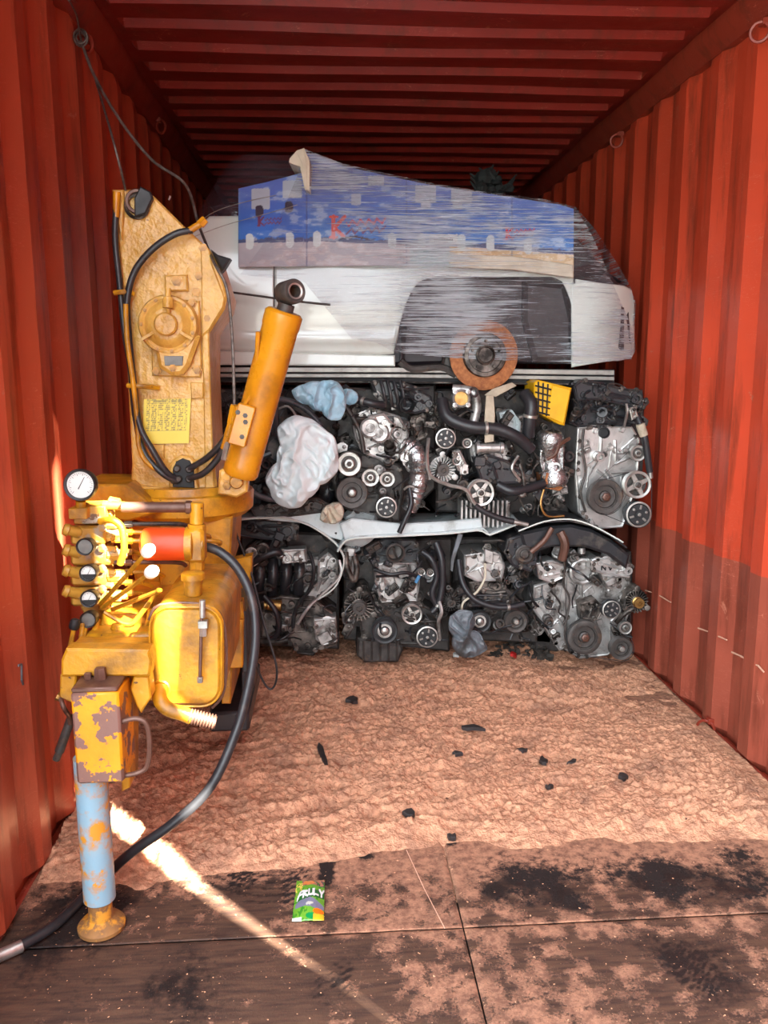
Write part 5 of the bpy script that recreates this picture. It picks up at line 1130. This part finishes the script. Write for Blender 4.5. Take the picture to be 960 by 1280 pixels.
wires(e, (422, 486, 540, 640), 3.6, 18, 9); clutter(e, (420, 484, 545, 640), 3.63, 24, 10, ('alu_dark', 'alu', 'iron', 'black')); filler(e, (420, 484, 545, 640), 3.73, 22, 10)
# 6
e = engine('used engine with finned block and tan strap, upper row under the brake disc', 600, 655, 3.7, .66)
backing(e, [(545, 486), (712, 486), (712, 645), (545, 640)], 3.86)
b = MB(); c = P(577, 498, 3.56); b.lathe(c, (0, -1, .05), [(.040, -.06), (.040, 0), (.034, .006), (.030, .002), (.029, -.03)], 26)
for k in range(4): a = math.pi*(k+.5)/2; b.lathe(c+Vector((math.cos(a), 0, math.sin(a)))*.040, (0, -1, .05), [(.011, -.02), (.011, .005), (.005, .006), (0, 0)], 8)
tb = b.build('throttle_body', M['alu_bright'], e, kind='thing'); b = MB(); b.lathe(c, (0, -1, .05), [(.029, -.02), (0, -.02), (0, -.022)], 24); b.build('throttle_plate', M['brass'], tb)
b = MB(); b.prism([P(608, 494, 3.54), P(617, 494, 3.54), P(619, 520, 3.53), P(617, 552, 3.54), P(606, 554, 3.54), P(606, 520, 3.53)], (0, .008, 0), .002); b.prism([P(606, 494, 3.55), P(616, 486, 3.55), P(640, 478, 3.58), P(646, 482, 3.58), P(620, 496, 3.55)], (0, .008, 0), .002); b.build('strap', M['strap'], e, kind='thing')
b = MB(); b.cyl(P(598, 560, 3.55), P(626, 560, 3.55), .02, .02, 14); b.cyl(P(595, 560, 3.55), P(599, 560, 3.55), .026, .026, 14); b.cyl(P(624, 560, 3.55), P(629, 560, 3.55), .026, .026, 14); b.build('coupling', M['alu_bright'], e)
casting('cylinder_head', [(586, 556), (634, 556), (640, 572), (630, 580), (590, 578)], 3.62, .2, 'alu', e, ribs=8, boss=6)
casting('pump_cover', [(592, 572), (612, 568), (636, 576), (652, 590), (650, 604), (622, 606), (600, 600)], 3.56, .14, 'black', e, ribs=5, boss=3)
casting('tensioner', [(566, 564), (574, 562), (580, 572), (586, 588), (580, 594), (572, 588)], 3.56, .03, 'alu_bright', e, ribs=1, boss=3, nb=3)
alternator(553, 587, 18, 3.60, e, 'alu'); pulley(557, 548, 13, 3.58, e, 'clutch'); pulley(584, 554, 6.5, 3.58, e, 'idler'); pulley(601, 616, 17.5, 3.54, e, 'spoked5'); pulley(571, 576, 6, 3.55, e, 'idler')
b = MB()
for k in range(11): x = 577+k*5.6; b.box(P(x, 642, 3.62)+Vector((0, .04, 0)), (.011, .10, .125), b=.002)
b.box(P(605, 642, 3.72), (.23, .08, .13)); b.build('finned_block', M['alu'], e, kind='thing')
eh([(536, 548, 3.6), (534, 570, 3.56), (538, 594, 3.54), (560, 606, 3.53), (582, 612, 3.52), (594, 630, 3.52), (618, 645, 3.52), (650, 654, 3.52)], 2.4, 'steel', e, 'metal_pipe'); eh([(594, 632, 3.51), (606, 640, 3.51), (625, 648, 3.51), (642, 652, 3.51)], 4, 'hose', e); b = MB(); b.cyl(P(642, 652, 3.51), P(660, 656, 3.51), .010, .010, 10); b.build('hose_end', M['steel'], e)
eh([(552, 500, 3.6), (560, 522, 3.56), (590, 534, 3.54), (620, 536, 3.54), (645, 546, 3.54), (664, 562, 3.56)], 8, 'hose', e, clamps=(.55,)); eh([(656, 492, 3.6), (664, 505, 3.56), (662, 525, 3.56), (660, 545, 3.58)], 8.5, 'hose', e, clamps=(.6,)); eh([(622, 606, 3.56), (640, 614, 3.54), (662, 610, 3.56), (680, 604, 3.58)], 6, 'hose', e)
eh([(566, 486, 3.62), (590, 490, 3.6), (596, 508, 3.6), (592, 528, 3.6)], 6, 'alu', e, 'metal_pipe'); eh([(642, 610, 3.56), (654, 620, 3.54), (655, 600, 3.56), (650, 580, 3.58)], 2.5, 'alu_dark', e, 'metal_pipe'); eh([(648, 570, 3.56), (640, 585, 3.54), (650, 600, 3.55)], 2, 'steel', e, 'metal_pipe')
eh([(680, 612, 3.55), (676, 630, 3.54), (684, 645, 3.54), (705, 645, 3.55)], 1.4, 'brass', e, 'metal_pipe')
casting('catalyst', [(676, 556), (684, 546), (702, 540), (706, 560), (704, 588), (700, 600), (680, 598), (674, 576)], 3.60, .16, 'foil', e, ribs=5, boss=0, nb=4); b = MB(); b.tube([P(690, 540, 3.62), P(686, 560, 3.62), P(690, 585, 3.62), P(694, 606, 3.62)], lambda t: .05+.012*math.sin(t*9), 16, 8); b.build('exhaust_pipe', M['foil'], e)
eh([(712, 548, 3.56), (700, 556, 3.54), (694, 568, 3.53), (684, 574, 3.54)], 2.5, 'brown_steel', e, 'oxygen_pipe'); casting('rusty_flange', [(678, 594), (704, 592), (708, 606), (700, 614), (680, 610)], 3.6, .12, 'rust', e, ribs=2, boss=3)
casting('reservoir', [(624, 516), (640, 512), (652, 528), (650, 548), (630, 546)], 3.66, .08, 'hood', e, ribs=3, boss=2)
wires(e, (545, 490, 710, 645), 3.6, 34, 11, ('rubber', 'black', 'iron', 'alu_dark')); clutter(e, (548, 490, 712, 640), 3.62, 44, 12, ('black', 'iron', 'alu_dark', 'alu')); filler(e, (548, 490, 712, 640), 3.73, 22, 12); 
# 7
e = engine('used engine with pale aluminium front cover, upper row against the right wall', 760, 660, 3.75, .66)
backing(e, [(712, 490), (806, 500), (806, 600), (780, 660), (716, 655)], 3.84)
casting('front_cover', [(722, 534), (740, 530), (790, 532), (800, 548), (798, 600), (786, 640), (778, 660), (742, 662), (722, 640), (718, 590)], 3.66, .2, 'alu_bright', e, ribs=16, boss=10, nb=16)
casting('rocker_cover', [(716, 500), (740, 490), (790, 500), (800, 516), (790, 534), (722, 534)], 3.66, .2, 'black', e, ribs=10, boss=8)
casting('air_box', [(716, 482), (726, 474), (756, 478), (780, 486), (804, 488), (806, 512), (786, 508), (750, 500), (720, 500)], 3.60, .22, 'black', e, ribs=8, boss=4)
pulley(757, 621, 22.5, 3.56, e, 'ribbed'); pulley(798, 566.5, 10.5, 3.58, e, 'idler'); pulley(797, 606, 18, 3.56, e, 'spoked'); pulley(798, 643, 17, 3.56, e, 'clutch')
belt([(757, 621, 22), (798, 566, 9)], 3.595, e); belt([(757, 621, 21), (797, 606, 17), (798, 643, 16)], 3.585, e)
b = MB(); b.lathe(P(755, 541, 3.655), (0, -1, 0), [(.026, 0), (.026, .006), (.020, .007), (.018, .001), (0, .001)], 20); b.build('cover_plug', M['ink'], e)
eh([(796, 520, 3.6), (804, 540, 3.57), (808, 560, 3.57), (812, 590, 3.58)], 4.5, 'hose', e); b = MB(); b.cyl(P(800, 530, 3.57), P(805, 545, 3.57), .020, .020, 12); b.build('hose_sleeve', M['strap'], e); b = MB(); b.cyl(P(812, 584, 3.58), P(813, 598, 3.58), .012, .012, 10); b.build('hose_end', M['steel'], e)
eh([(730, 536, 3.64), (728, 560, 3.63), (732, 590, 3.63), (726, 615, 3.63), (732, 640, 3.64)], 1.6, 'iron', e, 'gasket_edge'); casting('solenoid', [(786, 510), (794, 508), (798, 522), (790, 526)], 3.58, .05, 'steel', e, ribs=1, boss=1, nb=1)
eh([(780, 534, 3.6), (784, 515, 3.57), (783, 505, 3.58)], 1.8, 'steel', e, 'metal_pipe'); wires(e, (716, 480, 804, 530), 3.6, 16, 13); clutter(e, (716, 486, 804, 532), 3.62, 22, 14, ('black', 'black', 'iron')); filler(e, (716, 486, 804, 532), 3.73, 22, 14)
clutter(e, (728, 545, 790, 600), 3.66, 6, 16, ('alu', 'alu_bright'))
# 8 dark engine / column behind the steering wheel
e = engine('dark engine mostly hidden behind the white bag and the steering wheel', 370, 640, 3.85, .66)
backing(e, [(262, 484), (425, 484), (425, 640), (262, 640)], 3.95); intake(325, 420, 590, 640, 3.80, e, 4, 'black'); casting('valve_cover', [(300, 560), (340, 570), (340, 640), (304, 640)], 3.80, .1, 'black', e, ribs=8, boss=6); casting('dash_bracket', [(262, 486), (300, 484), (300, 520), (262, 516)], 3.84, .1, 'black', e, ribs=6, boss=5)
casting('gear_rack', [(312, 636), (398, 622), (412, 630), (410, 640), (320, 650)], 3.62, .1, 'iron', e, ribs=14, boss=10)
wires(e, (262, 486, 425, 640), 3.76, 26, 17); clutter(e, (262, 486, 425, 645), 3.74, 40, 18, ('black', 'iron', 'alu_dark')); eh([(330, 610, 3.6), (360, 622, 3.58), (398, 606, 3.6), (412, 600, 3.62)], 3, 'iron', e)
# ------------------------------------------------------------ bonnets between the rows, cloths, crate, wheel, litter
def hood(label, edge, Y0, depth, mat, nm='car_bonnet', lip=.012, dz=-.05, cat='car panel', x0=None):
    xs = [q[0] for q in edge]
    def pos(U, V):
        x = xs[0]+U*(xs[-1]-xs[0]); y = ip(x, edge); p = px_arr(x, y, Y0+0*x)
        p[:, 1] += V*depth; p[:, 2] += dz*V+.012*np.sin(V*3.1)+.006*fbm(p[:, 0]*8, p[:, 1]*8, 3); return p
    o = grid(nm, 90, 30, pos, mat, solid=.008); tag(o, label, cat); return o
h1 = hood('pale grey car panel curving down at its white edge, lying on the lower left engine', [(296, 650), (320, 648), (356, 648), (385, 656), (405, 668), (420, 680), (430, 696)], 3.60, .5, M['hood'])
h2 = hood('long pale car bonnet laid flat across the middle engines under the upper row', [(422, 690), (430, 678), (445, 673), (500, 670), (560, 667), (605, 662), (612, 670), (632, 662), (650, 654)], 3.56, .55, M['hood'], dz=-.01)
b = MB(); b.tube([P(a, c, 3.555) for a, c in [(422, 690), (430, 678), (445, 673), (500, 670), (560, 667), (598, 663), (612, 668), (632, 661), (650, 654)]], .004, 6, 4); b.build('rim', M['carwhite'], h2)
b = MB(); b.tube([P(a, c, 3.595) for a, c in [(296, 650), (320, 648), (356, 648), (385, 656), (405, 668), (420, 680), (430, 698), (424, 725), (412, 740), (392, 752)]], .004, 6, 4); b.build('rim', M['carwhite'], h1)
b = MB(); b.prism(PP([(424, 655), (440, 648), (500, 655), (560, 652), (602, 648), (604, 663), (560, 668), (500, 671), (445, 674), (432, 680)], 3.58), (0, .03, 0), .006); b.build('front_lip', M['hood'], h2)
b = MB(); b.prism(PP([(330, 650), (400, 640), (436, 655), (428, 676), (412, 672), (385, 655)], 3.61), (0, .03, 0), .006); b.build('front_lip', M['hood'], h1)
h3 = hood('black wheel arch panel with thin white edge arching over the right lower engine', [(648, 664), (680, 654), (712, 652), (738, 658), (762, 670), (784, 686)], 3.52, .5, M['black'], dz=-.02)
b = MB(); b.tube([P(a, c, 3.515) for a, c in [(648, 664), (680, 652), (712, 649), (738, 656), (762, 668), (779, 678)]], .0035, 6, 4); b.build('rim', M['carwhite'], h3)
b = MB(); b.prism(PP([(650, 666), (690, 658), (714, 656), (740, 662), (766, 676), (788, 694), (784, 712), (760, 694), (730, 684), (690, 684), (672, 690), (655, 684)], 3.56), (0, .12, 0), .012); b.build('arch_liner', M['black'], h3)
b = MB(); b.tube([P(664, 690, 3.54), P(680, 676, 3.53), P(690, 660, 3.53)], .012, 8, 4); b.tube([P(700, 665, 3.54), P(706, 680, 3.53), P(702, 700, 3.54)], .02, 8, 4); b.build('rusty_bracket', M['brown_steel'], h3, kind='thing')
b = MB(); o_ = P(448, 644, 3.56)
pk = []
b.lathe(P(448, 660, 3.70), (-.5, -.2, .8), [(0, -.07), (.07, -.06), (.10, -.02), (.10, .02), (.06, .06), (.03, .07), (.03, .09), (0, .09)], 24); o = b.build('plastic_canister', M['hood']); tag(o, 'pale plastic canister lying under the leaning upper engine', 'canister')
# cloths
def rag(name, poly, Y, bulge, mat, label, cat, seed=0, folds=.018, n=90, parent=None):
    A = np.array(poly, float); cx, cy = A.mean(0); ang = np.arctan2(A[:, 1]-cy, A[:, 0]-cx); o_ = np.argsort(ang); A = A[o_]; ang = ang[o_]; rad = np.hypot(A[:, 0]-cx, A[:, 1]-cy)
    def pos(U, V):
        # U around, V: 0 front centre -> .5 rim -> 1 back centre
        th = -math.pi+U*2*math.pi; R_ = np.interp(th, np.r_[ang[-1]-2*math.pi, ang, ang[0]+2*math.pi], np.r_[rad[-1], rad, rad[0]])
        t = np.sin(np.pi*V); s = np.cos(np.pi*V); x = cx+R_*t*np.cos(th); y = cy+R_*t*np.sin(th)
        wv = fbm(x*.03+seed, y*.03, 3, seed)*2.2; f = (1-np.abs(2*vn((x*.9+y*.35)*.075+wv, (y-x*.5)*.022+wv, seed)-1))**2*2.0+(1-np.abs(2*vn((x-y*.7)*.10+wv, (y+x*.8)*.04, seed+2)-1))**2*1.2+.5*fbm(x*.2, y*.2, 3, seed)
        jag = 1+.05*(vn(th*5+9, th*0+seed, 2)-.5); x = cx+(x-cx)*jag; y = cy+(y-cy)*jag; D = Y-bulge*s*.5-(folds*(f-1.4))*np.clip(s*2.5, 0, 1); D = np.where(s < 0, Y+bulge*.3*-s, D)
        return px_arr(x, y, D)
    o = grid(name, n*2, n, pos, mat, parent)
    o.data.shade_smooth(); tag(o, label, cat); return o
rag('white_cloth_bag', [(357, 524), (372, 519), (386, 522), (402, 533), (418, 548), (423, 572), (421, 590), (410, 602), (400, 606), (396, 615), (386, 622), (376, 634), (360, 636), (346, 628), (334, 608), (332, 596), (346, 578), (350, 556), (346, 536)], 3.37, .10, M['glove'], 'white cloth bag crumpled in front of the steering wheel', 'bag', 1, .015)
rag('blue_cloth', [(364, 488), (380, 480), (400, 477), (422, 478), (431, 492), (432, 510), (426, 524), (414, 526), (402, 514), (385, 506), (368, 498)], 3.48, .07, M['bluecloth'], 'pale blue cloth hanging over the top of the steering wheel', 'cloth', 5)
rag('blue_cloth', [(428, 488), (442, 488), (448, 500), (440, 506), (430, 502)], 3.60, .05, M['bluecloth'], 'small scrap of pale blue cloth right of the larger blue cloth', 'cloth', 8)
rag('torn_plastic_sheet', [(562, 770), (576, 762), (590, 764), (594, 778), (590, 788), (604, 800), (610, 812), (596, 820), (574, 820), (566, 810), (566, 795)], 3.54, .08, M['greyrag'], 'torn grey plastic sheet hanging in front of a lower engine', 'plastic sheet', 11)
rag('foam_scrap', [(402, 640), (412, 630), (424, 628), (430, 640), (424, 652), (410, 654), (400, 650)], 3.56, .05, M['card'], 'off-white foam scrap lying on the pale car panel below the white bag', 'foam', 14)
# steering wheel
st = thing('steering_wheel', 'black steering wheel leaning behind the white cloth bag', 'steering wheel', P(368, 545, 3.44))
c = P(349, 562, 3.44); ax = Vector((.35, -1, .25)).normalized(); b = MB(); b.torus(c, ax, .212, .0125, 40, 10); b.build('wheel_rim', pmat('wheel_leather', L(66, 66, 70), None, 12, .3), st)
b = MB(); b.lathe(c-ax*.02, ax, [(0, -.02), (.055, -.02), (.062, 0), (.05, .02), (0, .024)], 20); a_, e1, e2 = b.frame(ax)
for a in (20, 160, 270): d = e1*math.cos(math.radians(a))+e2*math.sin(math.radians(a)); b.tube([c+d*.04, c+d*.12-ax*.01, c+d*.205], .014, 8, 3)
b.build('wheel_hub', M['black'], st)
b = MB(); b.tube([P(346, 512, 3.5), P(360, 508, 3.5), P(370, 522, 3.5), P(366, 540, 3.5)], .005, 6, 4); b.build('wheel_trim', M['steel'], st)
# yellow crate
cr_ = thing('plastic_crate', 'yellow plastic crate with ribbed side wedged on top of the right upper engine', 'crate', P(690, 500, 3.62))
b = MB(); b.prism(PP([(668, 478), (673, 475), (715, 485), (712, 500), (706, 532), (700, 531), (680, 520), (668, 512)], 3.56), (0, .18, 0), .006); b.build('body', M['yplastic'], cr_)
b = MB()
for k in range(5):
    y = 482+k*8; b.tube([P(669, y, 3.552), P(689-k*.5, y+5, 3.552)], .004, 6, 1)
for k in range(3): b.tube([P(673+k*6, 477+k*1.5, 3.552), P(673+k*5, 516+k*2, 3.552)], .0035, 6, 1)
b.build('rib', M['ink'], cr_, kind='thing'); b = MB(); pg(b, [(690, 481), (714, 487), (705, 530), (683, 521)], 3.55, .012, .004); b.build('side_panel', M['yplastic'], cr_)
# debris at the engine feet and on the sawdust
R = random.Random(5); b = MB()
for k in range(230):
    t = R.random(); x = 612+78*t; y = 826-R.random()*22*math.sin(math.pi*t)-1; q = PZ(x, y+3, 0); q.z = max(0, (830-y))*.0028*R.random()+.015; r = R.uniform(.006, .02)
    b.box(q, (r*R.uniform(.8, 2.5), r, r*R.uniform(.5, 1.2)), Matrix.Rotation(R.random()*6, 3, 'Z') @ Matrix.Rotation(R.random()*2, 3, 'X'), .001)
o = b.build('debris_heap', M['debris'], kind='stuff'); tag(o, 'heap of dark oily scraps on the floor between the two right lower engines', 'debris')
def scrap(x, y, w_, h, label, mat='darkscrap', cat='scrap', nm='scrap', seed=0, ang=0):
    q = PZ(x, y, 0); z = sawz(q.x, q.y) if q.y > 2.1 else 0.0; q = PZ(x, y, z); sx = (PZ(x+1, y, z)-q).length; sy = (PZ(x, y-1, z)-PZ(x, y+1, z)).length/2; R = random.Random(seed+x); pts = []
    n = 9
    for k in range(n):
        a = 2*math.pi*k/n; r = R.uniform(.35, 1.1); u, v_ = math.cos(a)*w_/2*r*sx, math.sin(a)*h/2*r*sy; pts.append(q+Vector((u*math.cos(ang)-v_*math.sin(ang), u*math.sin(ang)+v_*math.cos(ang), .014+.006*R.random())))
    b = MB(); b.prism(pts, (0, 0, -.014), .002); o = b.build(nm, M[mat]); tag(o, label, cat); return o
scrap(404, 948, 12, 34, 'dark twisted rubber scrap standing out of the sawdust left of the middle', seed=1, ang=.2)
scrap(590, 913, 46, 7, 'long flat dark scrap lying across the sawdust below the middle engines', seed=2)
scrap(679, 954, 16, 10, 'small black lump on the sawdust right of the middle', seed=3)
scrap(652, 941, 18, 5, 'thin dark sliver on the sawdust above the small black lump', seed=4)
scrap(572, 945, 16, 5, 'thin dark sliver in the middle of the sawdust', seed=5)
scrap(686, 987, 12, 5, 'small dark chip on the sawdust near the dirty boards', seed=6)
scrap(514, 1022, 22, 12, 'flat dark scrap half buried near the front edge of the sawdust', seed=7)
scrap(565, 1050, 12, 8, 'black lump at the front edge of the sawdust above the board joint', seed=8)
scrap(716, 956, 18, 6, 'grey sliver on the sawdust right of the small black lump', seed=9)
scrap(780, 975, 14, 8, 'dark chip farthest right on the sawdust', seed=12); scrap(440, 878, 20, 7, 'dark scrap on the sawdust close to the lower engines', seed=10)
scrap(570, 821, 8, 5, 'tiny white chip beside the torn grey sheet', 'white', seed=13, nm='white_chip'); scrap(641, 820, 9, 9, 'small red plastic piece at the foot of the lower engines', 'red', seed=14, nm='red_piece')
# sweet packet lying on the boards
def pk_pos(U, V):
    a, c_, d_, e_ = [np.array(PZ(x, y)) for x, y in ((365, 1154), (405, 1153), (406, 1102), (371, 1103))]
    w0 = .0+.03*np.sin(V*9); p = (a*(1-U)[:, None]+c_*U[:, None])*(1-V)[:, None]+(e_*(1-U)[:, None]+d_*U[:, None])*V[:, None]
    p[:, 2] += .004+.016*np.sin(np.pi*U)*np.sin(np.pi*V)**.6+.003*fbm(U*7, V*9, 3); return p
def pk_col(U, V):
    c = np.tile(np.array(L(104, 160, 50)), (len(U), 1)); n = fbm(U*9, V*12, 3)
    def put(m, col, a=1): 
        nonlocal c; c = np.where(m[:, None], c*(1-a)+np.array(L(col))*a, c)
    put((V > .78) & (U > .2), (170, 120, 90)); put((V > .78) & (n > .52) & (U > .2), (90, 60, 80)); put((U < .25) & (V > .66) & (V < .9) & (n > .45), (230, 200, 90)); put(n > .62, (60, 130, 40)); put(((U-.45)**2*6+(V-.86)**2*60 < .25), (224, 130, 70))
    put((np.abs(V-.30-.05*np.sin(U*4)) < .10*np.sin(np.pi*np.clip(U, 0, 1))**.4) & (U > .06), (120, 118, 140)); put(((U-.55)**2*10+(V-.3)**2*80 < .2) & (n > .45), (190, 190, 180))
    put(((U-.82)**2*7+(V-.17)**2*60 < .22), (240, 110, 20)); put(((U-.6)**2*9+(V-.08)**2*90 < .3), (20, 140, 70)); put((V < .06) & (U < .3), (235, 240, 220)); put((V < .12) & (U > .66), (250, 190, 30), .7)
    put((V > .42) & (V < .66) & (U > .12) & (np.abs(V-.54-.10*(U-.5)) < .10), (40, 96, 44))
    # lettering band
    t = (U-.1)*5.6; k = np.floor(t); f = t-k; w = (V-(.45+.10*(U-.1)))/.16; L_ = np.zeros_like(U, bool)
    g = {0: [(0, 0, .5, 1), (.5, 1, 1, 1), (.25, .5, .8, .5)], 1: [(.1, 0, .1, 1), (.1, 1, .8, .75), (.8, .75, .1, .5), (.1, .5, .9, 0)], 2: [(.1, 1, .1, .1), (.1, .1, .9, .1), (.9, .1, .9, 1)], 3: [(.1, 0, .1, 1), (.1, .1, .9, .1)], 4: [(.1, 1, .5, .4), (.9, 1, .5, .4), (.5, .4, .5, 0)]}
    for q, segs in g.items():
        for (ax_, ay, bx, by) in segs:
            dx, dy = bx-ax_, by-ay; s = np.clip(((f-ax_)*dx+(w-ay)*dy)/(dx*dx+dy*dy), 0, 1); L_ |= (np.hypot(f-ax_-s*dx, w-ay-s*dy) < .16) & (k == q)
    put(L_, (232, 228, 226)); return c
M['packet'] = cmat('packet_print', .25, .05, .4); o = grid('sweet_packet', 60, 80, pk_pos, M['packet'], color=pk_col, solid=.0006); tag(o, 'crumpled green and orange snack packet with white lettering on the dirty boards', 'packet')
